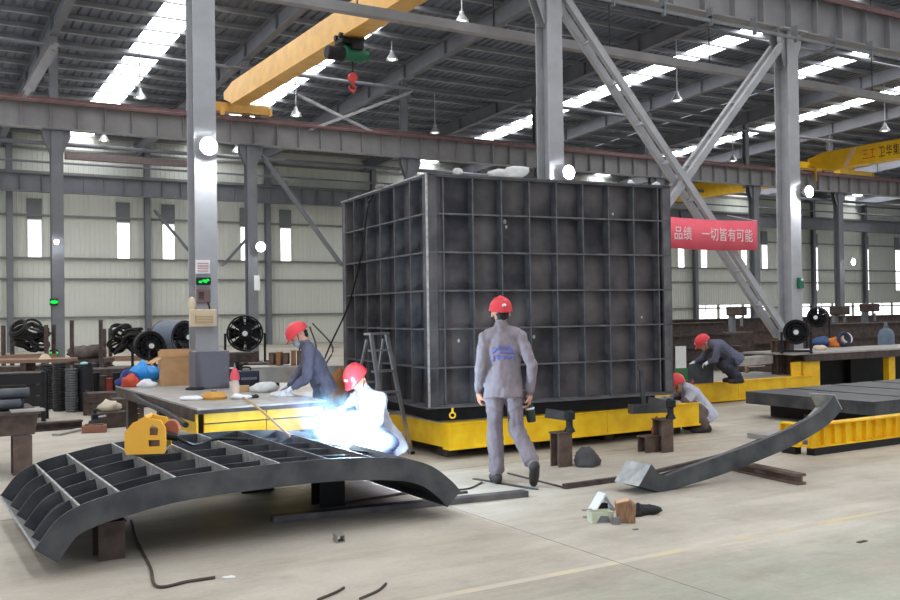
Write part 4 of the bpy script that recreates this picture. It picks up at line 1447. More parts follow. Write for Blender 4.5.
M_shoe = mat('dark_work_shoe', S(52, 48, 48), 0.6, var=0.2, scale=20)
M_jgrey = mat('grey_lilac_workwear', S(142, 132, 140), 0.85, var=0.15, scale=9, bump=0.15, bscale=90)
M_tgrey = mat('grey_lilac_trousers', S(126, 115, 122), 0.85, var=0.14, scale=9, bump=0.15, bscale=90)
M_jdark = mat('dark_blue_grey_workwear', S(96, 96, 116), 0.85, var=0.12, scale=9, bump=0.15, bscale=90)
M_jlight = mat('light_grey_workwear', S(186, 188, 204), 0.85, var=0.09, scale=9, bump=0.15, bscale=90)
M_tdark = mat('dark_trousers', S(58, 58, 72), 0.85, var=0.12, scale=9)
M_jblue = mat('royal_blue_workwear', S(62, 76, 150), 0.85, var=0.12, scale=9)
M_gwhite = mat('white_work_glove', S(214, 214, 218), 0.9, var=0.06, scale=30)
M_logo = mat('blue_jacket_print', S(108, 110, 168), 0.85, var=0.1, scale=20)

# walking man seen from behind
walker, wbody = person('person in grey workwear and red helmet walking away towards the steel box', G(505, 483), R(3), dict(
    pelvis=(0.0, 0.0, 0.93), chest=(0.0, 0.035, 1.24), neck=(-0.005, 0.03, 1.44), head=(-0.01, 0.06, 1.585), hf=(-0.15, 1, 0.12), hu=(0, -0.1, 1),
    shL=(-0.162, 0.03, 1.355), shR=(0.162, 0.015, 1.355), elL=(-0.215, -0.03, 1.08), elR=(0.262, -0.09, 1.09),
    wrL=(-0.222, 0.08, 0.865), wrR=(0.238, -0.03, 0.85), hdL=(0.0, 0.1, -1), hdR=(-0.02, 0.1, -1), pnL=(1, 0.3, 0), pnR=(-1, 0.2, 0), curl=(0.75, 0, 0),
    hipL=(-0.088, 0, 0.90), hipR=(0.09, 0, 0.90), knL=(-0.085, 0.03, 0.49), knR=(0.115, -0.01, 0.50),
    anL=(-0.075, -0.01, 0.11), heelL=(-0.075, -0.055, 0.05), toeL=(-0.1, 0.14, 0.038),
    anR=(0.215, -0.30, 0.235), heelR=(0.232, -0.365, 0.205), toeR=(0.235, -0.235, 0.042)), M_jgrey, M_tgrey, badge_back=True, jk=0.96)
# printed mark on the back of his jacket
from mathutils.bvhtree import BVHTree
def print_on(body, parent, strokes, y_from, m, name, ydir=1):
    bv = BVHTree.FromPolygons([v.co[:] for v in body.data.vertices], [p.vertices[:] for p in body.data.polygons])
    mb = MB()
    for (x0, z0, x1, z1, w) in strokes:
        n = max(2, int(math.hypot(x1 - x0, z1 - z0) / 0.012))
        dx, dz = x1 - x0, z1 - z0
        l = math.hypot(dx, dz)
        nx, nz = -dz / l, dx / l
        rows = []
        for i in range(n + 1):
            row = []
            for s_ in (-1, 1):
                x, z = x0 + dx * i / n + nx * w / 2 * s_, z0 + dz * i / n + nz * w / 2 * s_
                hit = bv.ray_cast(Vector((x, y_from, z)), Vector((0, ydir, 0)))
                y = hit[0].y if hit[0] is not None else 0
                row.append((x, y - 0.003 * ydir, z))
            rows.append(row)
        k = len(mb.v)
        mb.add([v for r in rows for v in r], [(2 * i, 2 * i + 1, 2 * i + 3, 2 * i + 2) for i in range(n)])
    o = mb.build(name, m, parent, 'full')
    so = o.modifiers.new('t', 'SOLIDIFY'); so.thickness = 0.002
    return o
st = [(-0.11, 1.215, -0.06, 1.262, 0.03), (-0.06, 1.268, 0.06, 1.268, 0.03), (0.06, 1.262, 0.11, 1.205, 0.03), (-0.05, 1.225, 0.08, 1.222, 0.028)]
st += [(-0.10, 1.19, -0.10, 1.14, 0.022), (-0.06, 1.20, -0.055, 1.15, 0.03), (-0.01, 1.19, 0.0, 1.155, 0.026), (0.04, 1.195, 0.045, 1.15, 0.03), (0.09, 1.185, 0.085, 1.145, 0.022), (-0.08, 1.178, 0.09, 1.176, 0.018)]
for k in range(0):
    x = -0.10 + 0.05 * k
    st += [(x, 1.20, x + 0.006, 1.15 - 0.012 * (k % 2), 0.014), (x + 0.012, 1.185, x + 0.036, 1.185, 0.012), (x + 0.03, 1.20, x + 0.028, 1.155, 0.012)]
print_on(wbody, walker, st, -0.6, M_logo, 'back_print')
# black grinder in his right hand
gr = thing('angle_grinder', 'dark hand tool held in the right hand of the walking person', 'hand tool', walker.matrix_basis @ Vector((0.26, -0.0, 0.56)), R(3))
MB().lathe([(0.0, 0.0), (0.04, 0.005), (0.045, 0.06), (0.04, 0.14), (0.028, 0.17), (0.024, 0.24), (0.0, 0.245)], n=16, M=Matrix.Rotation(R(-8), 3, 'Y')).build('body', mat('dark_green_tool', S(38, 46, 44), 0.45), gr, True)
MB().lathe([(0.041, 0.12), (0.047, 0.13), (0.041, 0.14)], n=16, M=Matrix.Rotation(R(-8), 3, 'Y')).build('collar', M_sign, gr, True)

# man bent over the table
person('person in dark blue-grey workwear and red helmet bent over the work table', G(323, 457), R(97), dict(
    pelvis=(0, 0, 0.84), chest=(0, 0.09, 1.06), neck=(0, 0.165, 1.235), head=(0, 0.245, 1.36), hf=(0, 0.8, -0.6), hu=(0, 0.6, 0.8),
    shL=(-0.185, 0.13, 1.17), shR=(0.185, 0.13, 1.17), elL=(-0.23, 0.16, 0.90), elR=(0.22, 0.24, 0.93), wrL=(-0.15, 0.29, 0.80), wrR=(0.12, 0.36, 0.80),
    hdL=(0.2, 0.8, -0.35), hdR=(-0.2, 0.8, -0.3), pnL=(0, -0.2, -1), pnR=(0, -0.2, -1), curl=(0.6, 0, 0),
    hipL=(-0.09, 0, 0.82), hipR=(0.09, 0, 0.82), knL=(-0.1, 0.05, 0.46), knR=(0.1, 0.05, 0.46), anL=(-0.1, -0.05, 0.11), anR=(0.1, -0.05, 0.11),
    toeL=(-0.11, 0.1, 0.04), toeR=(0.11, 0.1, 0.04), heelL=(-0.1, -0.1, 0.045), heelR=(0.1, -0.1, 0.045)), M_jdark, M_tdark, M_gwhite, mask=True)

# welder squatting behind the panel
wl_loc = Vector((-0.66, 9.45, 0))
welder, _b = person('person in red helmet squatting behind the welding flash', wl_loc, R(132), dict(
    pelvis=(0, -0.02, 0.34), chest=(0, 0.16, 0.62), neck=(0, 0.25, 0.83), head=(0, 0.34, 0.965), hf=(-0.2, 0.75, -0.6), hu=(0, 0.6, 0.8),
    shL=(-0.185, 0.2, 0.77), shR=(0.185, 0.2, 0.77), elL=(-0.32, 0.34, 0.58), elR=(0.14, 0.42, 0.60), wrL=(-0.33, 0.58, 0.66), wrR=(-0.12, 0.62, 0.68),
    hdL=(0.0, 0.9, -0.1), hdR=(-0.5, 0.8, -0.1), pnL=(0.6, 0, -0.8), pnR=(-0.6, 0, -0.8), curl=(0.9, 0, 0),
    hipL=(-0.1, 0, 0.32), hipR=(0.1, 0, 0.32), knL=(-0.22, 0.36, 0.47), knR=(0.22, 0.36, 0.47), anL=(-0.18, 0.08, 0.11), anR=(0.18, 0.08, 0.11),
    toeL=(-0.2, 0.24, 0.04), toeR=(0.2, 0.24, 0.04), heelL=(-0.18, 0.03, 0.045), heelR=(0.18, 0.03, 0.045)), M_jlight, M_jblue, M_gwhite)
tch = thing('welding_torch', 'welding torch held by the squatting welder', 'welding torch', welder.matrix_basis @ Vector((-0.27, 0.70, 0.66)), R(152))
MB().tube(spline([(0, -0.1, 0.06), (0, 0.0, 0.05), (0, 0.14, 0.02), (0, 0.24, -0.06)], 14), 0.016).build('neck', M_dark, tch, True)
MB().tube([(0, -0.18, 0.05), (0, -0.02, 0.05)], 0.022).build('handle', M_black, tch, True)

# man squatting at the right end of the platform
person('person in light grey workwear and red helmet squatting at the platform end', G(702, 431), R(94), dict(
    pelvis=(0, -0.02, 0.27), chest=(0, 0.13, 0.47), neck=(0, 0.235, 0.585), head=(0, 0.335, 0.60), hf=(0, 0.95, -0.3), hu=(0, 0.3, 0.95),
    shL=(-0.185, 0.18, 0.53), shR=(0.185, 0.18, 0.53), elL=(-0.22, 0.30, 0.34), elR=(0.22, 0.36, 0.36), wrL=(-0.12, 0.46, 0.40), wrR=(0.1, 0.48, 0.42),
    hdL=(0.2, 0.9, 0.0), hdR=(-0.2, 0.9, 0.0), pnL=(0.5, 0, -0.8), pnR=(-0.5, 0, -0.8), curl=(0.9, 0, 0),
    hipL=(-0.1, 0, 0.25), hipR=(0.1, 0, 0.25), knL=(-0.2, 0.27, 0.40), knR=(0.2, 0.27, 0.40), anL=(-0.16, 0.02, 0.11), anR=(0.16, 0.02, 0.11),
    toeL=(-0.18, 0.18, 0.04), toeR=(0.18, 0.18, 0.04), heelL=(-0.16, -0.03, 0.045), heelR=(0.16, -0.03, 0.045)), M_jlight, mat('brown_trousers', S(110, 92, 88), 0.85), M_gwhite)

# man crouching on the rear platform
person('person in dark workwear and red helmet crouching on the rear yellow platform', G(732, 383, 0.35), R(92), dict(
    pelvis=(0, 0.0, 0.44), chest=(0, 0.2, 0.60), neck=(0, 0.36, 0.665), head=(0, 0.46, 0.665), hf=(0, 0.8, -0.6), hu=(0, 0.6, 0.8),
    shL=(-0.185, 0.29, 0.62), shR=(0.185, 0.29, 0.62), elL=(-0.22, 0.34, 0.40), elR=(0.22, 0.42, 0.40), wrL=(-0.13, 0.40, 0.37), wrR=(0.12, 0.56, 0.36),
    hdL=(0.2, 0.8, -0.35), hdR=(-0.2, 0.8, -0.3), pnL=(0, -0.2, -1), pnR=(0, -0.2, -1), curl=(0.7, 0, 0),
    hipL=(-0.09, 0, 0.42), hipR=(0.09, 0, 0.42), knL=(-0.13, 0.16, 0.32), knR=(0.13, 0.16, 0.32), anL=(-0.12, -0.07, 0.11), anR=(0.12, -0.07, 0.11),
    toeL=(-0.13, 0.08, 0.04), toeR=(0.13, 0.08, 0.04), heelL=(-0.12, -0.12, 0.045), heelR=(0.12, -0.12, 0.045)), M_jdark, M_tdark, M_gwhite)
# ================================================================== RIGHT SIDE
rp = platform('yellow_platform', 'rear yellow platform with steel deck on which a person crouches', Vector((2.6, 14.85, 0)) , 4.75, 1.45, 0.02, 0.35, [1.6, 2.7, 3.9], base=False)
# grey block the crouching man works on
gb = thing('steel_trough', 'plain grey sheet steel trough on the rear platform', 'trough', G(702, 383.5, 0.35), YAW)
MB().bx(-0.3, 0.27, 0.0, 0.02, 0, 0.33).build('side_plate', M_steelb, gb)
MB().bx(-0.3, 0.27, 0.3, 0.32, 0, 0.33).build('side_plate', M_steelb, gb)
MB().bx(-0.3, -0.28, 0.02, 0.3, 0, 0.33).build('end_plate', M_steelb, gb)
MB().bx(0.25, 0.27, 0.02, 0.3, 0, 0.33).build('end_plate', M_steelb, gb)
MB().bx(-0.28, 0.25, 0.02, 0.3, 0.0, 0.02).build('bottom', M_steelb, gb)
# rusty posts on the platform end
for x, l in ((780, 'rusty brown post on the rear platform, left of a pair'), (792, 'rusty brown post on the rear platform, right of a pair')):
    block('rusty_post', l, 'post', x, 374.5, 0.13, 0.14, 0.62, M_rust, YAW, None, 0.35)
sp_ = thing('short_peg', 'short tan peg standing on the rear platform deck', 'peg', G(748, 373, 0.35), YAW)
MB().bx(-0.03, 0.03, 0, 0.05, 0, 0.24).build('shaft', mat('brass_tan', S(150, 128, 100), 0.6), sp_)
MB().bx(-0.05, 0.05, -0.02, 0.07, 0.24, 0.29).build('head', mat('brass_tan', S(150, 128, 100), 0.6), sp_)

def fan(name, label, loc, rz, r=0.36, depth=0.35, stand=0.9, m=M_black, mb_=None):
    t = thing(name, label, 'fan', loc, rz)
    z = stand
    # drum with open ends and blades
    MB().lathe([(r, -depth / 2), (r, depth / 2), (r - 0.02, depth / 2), (r - 0.02, -depth / 2)], (0, 0, z), 28, Matrix.Rotation(R(90), 3, 'X'), True).build('drum', mb_ or m, t, True)
    for e in (-1, 1):
        for q in (0.35, 0.6, 0.85, 1.0):
            MB().torus((0, e * depth / 2, z), r * q, 0.008, 28, 6, Matrix.Rotation(R(90), 3, 'X')).build('grille_ring', m, t, True)
        for k in range(8):
            a = math.pi * k / 8
            MB().bar((math.cos(a) * r, e * depth / 2, z + math.sin(a) * r), (-math.cos(a) * r, e * depth / 2, z - math.sin(a) * r), 0.01, 0.01).build('grille_spoke', m, t)
    for k in range(6):
        a = 2 * math.pi * k / 6
        c, s_ = math.cos(a), math.sin(a)
        p = [Vector((c * q - s_ * w, y, z + s_ * q + c * w)) for q, w, y in ((0.06, -0.04, -0.05), (r * 0.9, -0.12, -0.08), (r * 0.9, 0.12, 0.08), (0.06, 0.04, 0.05))]
        MB().prism(p, (0, 0.006, 0)).build('blade', m, t)
    MB().cyl((0, -0.1 - depth / 2, z), (0, 0.1, z), 0.07, n=16).build('hub', m, t, True)
    MB().cyl((0, -0.115 - depth / 2, z), (0, -0.1 - depth / 2, z), 0.045, n=14).build('hub_cap', M_sign, t)
    for s_ in (-1, 1):
        MB().bar((s_ * (r + 0.03), 0, 0), (s_ * (r + 0.03), 0, z), 0.04, 0.04, up=(0, 1, 0)).build('stand_post', m, t)
        MB().bar((s_ * (r + 0.03), -0.3, 0.02), (s_ * (r + 0.03), 0.3, 0.02), 0.05, 0.04).build('stand_foot', m, t)
    MB().bar((-r - 0.03, 0, 0.03), (r + 0.03, 0, 0.03), 0.04, 0.04).build('stand_bar', m, t)
    return t
fan('drum_fan', 'round black drum fan on the corner of the right work table', Vector((U(796, 330, 17.35).x, 17.35, 0.76)), R(-20), 0.22, 0.16, 0.38)
fan('drum_fan', 'round black drum fan behind the large right column foot', Vector((U(818, 318, 21.5).x, 21.5, 0)), R(-35), 0.22, 0.2, 1.35)
fan('drum_fan', 'round black drum fan with white hub right of the left column', Vector((U(245, 332, 16.2).x, 16.2, 0)), R(12), 0.30, 0.3, 1.28)
fan('drum_fan', 'black drum fan half hidden behind the cardboard box', Vector((U(149, 343, 16.6).x, 16.6, 0)), R(28), 0.25, 0.25, 1.08)
M_fanblue = mat('fan_blue_grey', S(96, 104, 122), 0.45, var=0.08)
fan('drum_fan', 'blue-grey drum fan turned sideways left of the left column', Vector((U(174, 336, 17.6).x, 17.6, 0)), R(55), 0.30, 0.6, 1.2, M_black, M_fanblue)

# right-hand yellow work table
T2 = G(806, 353, 0.76)
t2 = thing('work_table', 'wide yellow framed work table with steel top at the right edge', 'table', (T2.x, T2.y, 0), YAW)
MB().bx(-0.35, 5.0, -0.02, 1.15, 0.73, 0.76).build('table_top', M_plate, t2)
MB().bx(-0.02, 5.0, 0.0, 0.05, 0.60, 0.73).build('edge_beam', M_dkbrown, t2)
MB().bx(0.0, 0.45, 0.06, 0.1, 0.1, 0.60).build('side_panel', M_yel, t2)
MB().bx(-0.3, -0.06, 0.06, 0.1, 0.1, 0.60).build('side_panel', M_yel, t2)
for x in (2.55, 4.8):
    for y, m_ in ((0.1, M_yel), (0.95, M_black)):
        MB().bx(x, x + 0.2, y, y + 0.12, 0, 0.73).build('leg', m_, t2)
for x in (0.05, 0.4):
    MB().bx(x, x + 0.08, 0.2, 0.3, 0, 0.6).build('leg', M_yel, t2)
MB().bx(0.5, 4.9, 1.08, 1.12, 0.02, 0.7).build('back_panel', M_black, t2)
def t2on(x, y):
    return G(x, y, 0.76)
rag('blue_cloth', 'blue work cloth on the right work table, left of the orange one', 'cloth', t2on(823, 347), (0.2, 0.15, 0.13), mat('blue_cloth', S(58, 82, 126), 0.8), 31)
rag('orange_cloth', 'orange cloth on the right work table', 'cloth', t2on(835, 347), (0.14, 0.12, 0.15), mat('orange_cloth', S(222, 128, 60), 0.8), 32)
rag('cream_cloth', 'cream rag at the left corner of the right work table', 'rag', t2on(820, 350), (0.12, 0.08, 0.06), M_cream, 33)
coil = thing('hose_coil', 'dark blue hose coil with white end on the right work table', 'hose coil', t2on(844, 347), R(10))
MB().torus((0, 0, 0.16), 0.12, 0.04, 20, 8, Matrix.Rotation(R(80), 3, 'X')).build('coil', mat('navy_hose', S(40, 48, 70), 0.5), coil, True)
MB().torus((0.09, 0.03, 0.18), 0.1, 0.025, 20, 8, Matrix.Rotation(R(70), 3, 'X')).build('end_ring', M_sign, coil, True)
gcy = thing('gas_cylinder', 'blue-grey steel cylinder standing at the right edge behind the table', 'cylinder', Vector((U(886, 330, 21.0).x, 21.0, 0)), 0)
MB().lathe([(0, 0), (0.17, 0), (0.17, 0.95), (0.13, 1.05), (0.05, 1.1), (0.05, 1.16), (0, 1.16)], n=20).build('body', mat('cylinder_blue', S(96, 112, 128), 0.5), gcy, True)
MB().cyl((0, 0, 1.16), (0, 0, 1.24), 0.03, n=10).build('valve', M_dark, gcy)
# long beams and clutter behind the right table
def hbeam(name, label, p, q, hgt, w, m, cat='steel beam', group=None):
    p, q = Vector(p), Vector(q)
    c = thing(name, label, cat, p, 0, group)
    d = q - p
    MB().bar(Vector((0, 0, 0.012)), d + Vector((0, 0, 0.012)), w, 0.024).build('bottom_flange', m, c)
    MB().bar(Vector((0, 0, hgt - 0.012)), d + Vector((0, 0, hgt - 0.012)), w, 0.024).build('top_flange', m, c)
    MB().bar(Vector((0, 0, hgt / 2)), d + Vector((0, 0, hgt / 2)), 0.02, hgt - 0.048).build('web', m, c)
    return c
for i in range(4):
    hbeam('stacked_beam', ['rusty long beam at the floor behind the crouching person', 'rusty long beam second from the floor behind the crouching person',
                           'rusty long beam third from the floor behind the crouching person', 'topmost rusty long beam behind the crouching person'][i],
          B(12.2, 17.4, 0.0 + 0.31 * i), B(19.5 - 0.3 * i, 17.4, 0.0 + 0.31 * i), 0.30, 0.26, M_dkbrown, group='stack of rusty beams')
for i in range(3):
    hbeam('stacked_beam', ['dark brown beam on the floor behind the right table', 'dark brown beam in the middle behind the right table', 'dark brown beam on top of the stack behind the right table'][i],
          B(20.5, 16.5, 0.0 + 0.38 * i), B(33, 16.5, 0.0 + 0.38 * i), 0.37, 0.3, M_dkbrown, group='stack of beams behind the right table')
# dark machine behind
mc = thing('dark_machine', 'dark grey machine housing in the background left of the brace foot', 'machine', B(23.0, 26.0, 0), YAW)
MB().bx(-1.1, 1.1, -0.5, 0.5, 0, 1.1).build('base', M_dkbrown, mc, bevel=0.03)
MB().bx(-1.0, 0.95, -0.45, 0.45, 1.1, 2.0).build('body', mat('machine_grey', S(78, 82, 88), 0.5), mc, bevel=0.05)
MB().bx(-0.5, 0.5, -0.47, -0.44, 1.25, 1.8).build('panel', M_dark, mc)
MB().bar((-1.05, 0, 2.0), (-1.25, 0, 2.9), 0.14, 0.14, up=(0, 1, 0)).build('lever', M_dark, mc)
m2_ = thing('dark_machine', 'brown machine part standing right behind the steel box edge', 'machine', B(19.6, 25.0, 0), YAW)
MB().bx(-0.35, 0.45, -0.3, 0.3, 0, 1.2).build('base', M_dkbrown, m2_, bevel=0.03)
MB().cyl((-0.3, 0, 1.5), (0.5, 0, 1.5), 0.28, n=18).build('motor', M_rust, m2_, True)
MB().bx(-0.5, -0.3, -0.3, 0.3, 1.15, 2.0).build('end_cover', M_dkbrown, m2_, bevel=0.02)
# white and green poster board
pbd = thing('notice_stand', 'white over green notice board standing right of the steel box', 'notice', Vector((U(681, 355, 15.6).x, 15.6, 0.0)), R(10))
MB().bx(-0.09, 0.09, 0, 0.02, 0.62, 0.98).build('white_sheet', M_sign, pbd)
MB().bx(-0.1, 0.12, -0.005, 0.03, 0.35, 0.62).build('green_panel', mat('poster_green', S(58, 110, 66), 0.6), pbd)
MB().bx(-0.02, 0.02, 0.02, 0.05, 0.0, 0.95).build('post', M_dark, pbd)
rag('red_rag', 'red cloth hanging on the left end of the grey trough', 'rag', G(690, 384, 0.35), (0.07, 0.06, 0.2), mat('red_cloth2', S(196, 74, 76), 0.8), 41)

# dark slab on black base
SL = Vector((4.3, 13.9, 0))
PV = Vector((-SA, CA, 0)); AV = Vector((CA, SA, 0))
so_ = SL - PV * 2.1
sl = thing('steel_slab', 'large flat dark steel slab lying on a black base at the right', 'steel slab', so_, YAW)
MB().bx(0, 4.6, 0, 2.1, 0.20, 0.375).build('slab', M_steelb, sl, bevel=0.004)
MB().bx(0.0, 4.6, -0.012, 0.0, 0.19, 0.38).build('edge_plate', M_steelb, sl)
MB().bx(0.35, 4.4, 0.2, 1.95, 0.0, 0.20).build('base', M_black, sl)
for x in (0.9, 1.9, 2.9, 3.9):
    MB().bx(x - 0.02, x + 0.02, 0.03, 2.07, 0.375, 0.383).build('weld_strip', M_steel, sl)
bk = thing('wood_block', 'small reddish wood block in front of the dark slab', 'block', G(815, 420.5), R(20))
MB().bx(-0.09, 0.09, 0, 0.12, 0, 0.08).build('body', mat('wood_red', S(170, 120, 92), 0.8, scale=10, stretch=(8, 1, 1)), bk, bevel=0.006)
MB().bx(-0.085, 0.085, 0.02, 0.1, 0.08, 0.09).build('strap', M_rust, bk)

# yellow ribbed beam
YB = G(813, 456.5)
yb = thing('yellow_ribbed_beam', 'yellow beam with upright stiffeners lying at the right edge', 'steel beam', YB, YAW)
MB().bx(0, 3.0, 0.05, 0.065, 0.1, 0.32).build('web', M_yel, yb)
MB().bx(-0.005, 3.0, 0.0, 0.14, 0.32, 0.335).build('top_flange', M_yel, yb)
MB().bx(-0.005, 3.0, 0.0, 0.14, 0.085, 0.1).build('bottom_flange', M_yel, yb)
MB().bx(0.0, 0.015, 0.14, 0.40, 0.1, 0.32).build('end_web', M_yel, yb)
MB().bx(-0.06, 0.08, 0.14, 0.40, 0.32, 0.335).build('end_flange', M_yel, yb)
MB().bx(-0.06, 0.08, 0.14, 0.40, 0.085, 0.1).build('end_flange', M_yel, yb)
st_me = MB().bx(-0.006, 0.006, 0.005, 0.05, 0.1, 0.32).mesh('stiffener', M_yel)
for k in range(17):
    inst('stiffener', st_me, yb, (0.02 + 0.18 * k, 0, 0))
st2 = MB().bx(-0.055, 0.0, -0.006, 0.006, 0.1, 0.32).mesh('stiffener', M_yel)
for k in range(2):
    inst('stiffener', st2, yb, (0, 0.2 + 0.18 * k, 0))
MB().bx(0.05, 2.95, 0.02, 0.12, 0, 0.085).build('base', M_black, yb)
MB().bx(-0.04, 0.06, 0.2, 0.38, 0, 0.085).build('foot', M_black, yb)
MB().bx(0.0, 3.0, 0.6, 0.9, 0.1, 0.16).build('deck_bar', M_plate, yb)

# upturned curved channel in the middle of the floor
A_ = G(636, 491); 
C0 = G(640, 490); C1 = G(845, 461)
cdir = (Vector((C1.x, C1.y, 0)) - Vector((C0.x, C0.y, 0)))
CHY = R(33)
ch_o = G(662, 492)
chn = thing('curved_channel', 'dark curved steel channel with upturned ends lying on the floor', 'steel channel', ch_o, CHY)
bot = [(-0.27, 0.085), (-0.12, 0.03), (0.0, 0.002), (0.2, 0.012), (0.7, 0.062), (1.2, 0.135), (1.7, 0.225), (2.1, 0.325), (2.33, 0.40), (2.47, 0.475), (2.58, 0.545)]
top = [(-0.12, 0.255), (-0.03, 0.165), (0.06, 0.135), (0.25, 0.165), (0.68, 0.23), (1.17, 0.305), (1.66, 0.395), (2.04, 0.49), (2.25, 0.56), (2.36, 0.63), (2.46, 0.70)]
CB = [Vector((v.x, 0, v.y)) for v in spline([(x, z, 0) for x, z in bot], 56)]
CT = [Vector((v.x, 0, v.y)) for v in spline([(x, z, 0) for x, z in top], 56)]
def chan(y0, y1, f0, f1, i0=0, i1=56):
    rows = []
    for i in range(i0, i1):
        a_, b_ = CB[i].lerp(CT[i], f0), CB[i].lerp(CT[i], f1)
        rows.append([a_ + Vector((0, y0, 0)), a_ + Vector((0, y1, 0)), b_ + Vector((0, y1, 0)), b_ + Vector((0, y0, 0))])
    return MB().strip(rows)
chan(0, 0.014, 0.0, 1.0).build('web_plate', M_steelb, chn, True)
chan(0.014, 0.07, 0.0, 0.07).build('bottom_flange', M_steel, chn, True)
chan(0.014, 0.05, 0.94, 1.0, 12, 50).build('top_lip', M_rib, chn, True)
chan(0.286, 0.30, 0.0, 0.45, 0, 34).build('rear_bar', M_steelb, chn, True)
chan(0.014, 0.30, 0.0, 0.06, 43, 56).build('skin_plate', M_endw, chn, True)
chan(0.014, 0.30, 0.0, 0.06, 0, 14).build('skin_plate', M_steel, chn, True)
for i, o_ in ((0, -0.012), (55, 0.012)):
    c = [CB[i], CT[i], CT[i] + Vector((o_, 0, o_ * 0.4)), CB[i] + Vector((o_, 0, o_ * 0.4))]
    MB().prism(c, (0, 0.30, 0)).build('end_plate', M_endw, chn)
# rusty beam under it
sb0, sb1 = G(733, 470), G(802, 485)
hbeam('floor_beam', 'short rusty beam on the floor under the curved channel', sb0, sb1, 0.1, 0.1, M_rust)
# flat bars on the floor behind the channel
def flat(label, p, q, w, hgt, m, name='flat_bar', cat='steel bar'):
    p, q = Vector(p), Vector(q)
    mb = MB().bar(Vector((0, 0, hgt / 2)), (q - p) + Vector((0, 0, hgt / 2)), w, hgt)
    o = mb.build(name, m, None, bevel=0.002)
    o.location = p
    return tag(o, label, cat)
flat('thin steel bar on the floor behind the curved channel, left one', G(652, 474), G(742, 452), 0.05, 0.03, M_dkbrown)
flat('pale thin bar on the floor behind the curved channel, right one', G(676, 473), G(748, 456), 0.03, 0.025, M_alu)
flat('dark square tube on the floor left of the curved channel end', G(564, 489), G(622, 481), 0.05, 0.045, M_dkbrown, 'square_tube', 'steel tube')
flat('long thin dark rod on the floor behind the walking feet', G(508, 474), G(563, 488), 0.02, 0.015, M_dkbrown, 'thin_rod', 'steel rod')
flat('flat grey bar on the floor beneath the walking person', G(474, 479), G(537, 490), 0.05, 0.008, M_steelb)
flat('long blue-grey square bar on the floor under the curved panel', G(272, 522), G(526, 496), 0.10, 0.05, M_rib, 'square_bar')
flat('dark thin bar behind the long square bar, left', G(330, 507), G(425, 491), 0.03, 0.02, M_dkbrown)
flat('thin bar behind the long square bar, right', G(425, 499), G(467, 493), 0.03, 0.02, M_steelb)
def curved_strip(label, pts, w=0.03):
    pts = [Vector(p) + Vector((0, 0, 0.008)) for p in pts]
    o = MB().tube(spline(pts, 14), 0.008, 6).build('curved_strip', M_dkbrown, None, True)
    return tag(o, label, 'steel strip')
curved_strip('dark curved strip on the floor right of the curved panel tip', [G(454, 491), G(470, 489), G(482, 483)])
curved_strip('thin curved steel strip at the bottom edge, left one', [G(318, 601), G(335, 594), G(344, 589)])
curved_strip('thin curved steel strip at the bottom edge, right one', [G(360, 600), G(378, 592), G(386, 585)])
cbl = MB().tube(spline([G(131, 522) + Vector((0, 0, 0.01)), G(136, 540) + Vector((0, 0, 0.01)), G(150, 568) + Vector((0, 0, 0.01)), G(157, 588) + Vector((0, 0, 0.01)), G(188, 583) + Vector((0, 0, 0.01)), G(215, 579) + Vector((0, 0, 0.01))], 40), 0.01).build('floor_cable', M_dkbrown, None, True)
tag(cbl, 'thin black cable looped on the floor under the curved panel', 'cable')
qt = thing('tube_offcut', 'short square tube offcut on the floor below the curved panel', 'tube offcut', G(341, 543), R(25))
for (x0, x1, z0, z1) in ((-0.03, 0.03, 0, 0.006), (-0.03, 0.03, 0.05, 0.056), (-0.03, -0.024, 0.006, 0.05), (0.024, 0.03, 0.006, 0.05)):
    MB().bx(x0, x1, 0, 0.09, z0, z1).build('wall', M_plate, qt)
rag('paper_scrap', 'small white paper scrap on the floor at the bottom left', 'paper', G(229, 578), (0.035, 0.02, 0.008), M_white, 51)

# posts, jacks and cloth in front of the platform
block('rusty_post', 'rusty brown post in front of the platform right of the walking person', 'post', 566, 467, 0.17, 0.15, 0.34, M_rust)
block('rusty_post', 'tall rusty post in front of the platform right end', 'post', 668, 452.5, 0.17, 0.15, 0.36, M_rust)
block('rusty_post', 'low rusty block left of the tall post at the platform right end', 'post', 653, 452.5, 0.2, 0.14, 0.17, M_rust)
def jack(label, x, y, z0):
    t = thing('screw_jack', label, 'jack', G(x, y, 0) * 1.0 + Vector((0.05, 0.06, z0)), 0)
    MB().lathe([(0, 0), (0.06, 0), (0.05, 0.03), (0.035, 0.05), (0.035, 0.12), (0.06, 0.13), (0.06, 0.2), (0.03, 0.22), (0, 0.22)], n=16).build('body', M_black, t, True)
    MB().bar((-0.02, 0, 0.16), (-0.24, 0.05, 0.19), 0.06, 0.09).build('arm', M_steel, t)
    return t
jack('black screw jack on the rusty post right of the walking person', 566, 467, 0.352)
jack('black screw jack on the tall post at the platform right end', 668, 452.5, 0.372)
rag('dark_cloth', 'heap of dark grey cloth on the floor beside the rusty post', 'cloth', G(586, 466), (0.13, 0.1, 0.12), mat('charcoal_cloth', S(78, 76, 76), 0.9), 61, 24)
rag('red_cloth_strip', 'red cloth hanging by the tall post at the platform right end', 'cloth', G(655, 436, 0.15) + Vector((0.0, -0.08, 0.02)), (0.05, 0.03, 0.13), M_hook, 62)
bm_ = thing('square_beam', 'grey square beam resting across the platform edge at the right', 'steel beam', U(632, 413, 11.9) , R(12))
bm_.location = (G(633, 414, 0.40).x, G(633, 414, 0.40).y, 0.40)
MB().bx(0, 0.5, 0.0, 0.12, 0, 0.10).build('body', M_steel, bm_, bevel=0.004)
MB().bx(-0.01, 0.0, -0.005, 0.125, -0.002, 0.105).build('end_plate', M_rib, bm_)
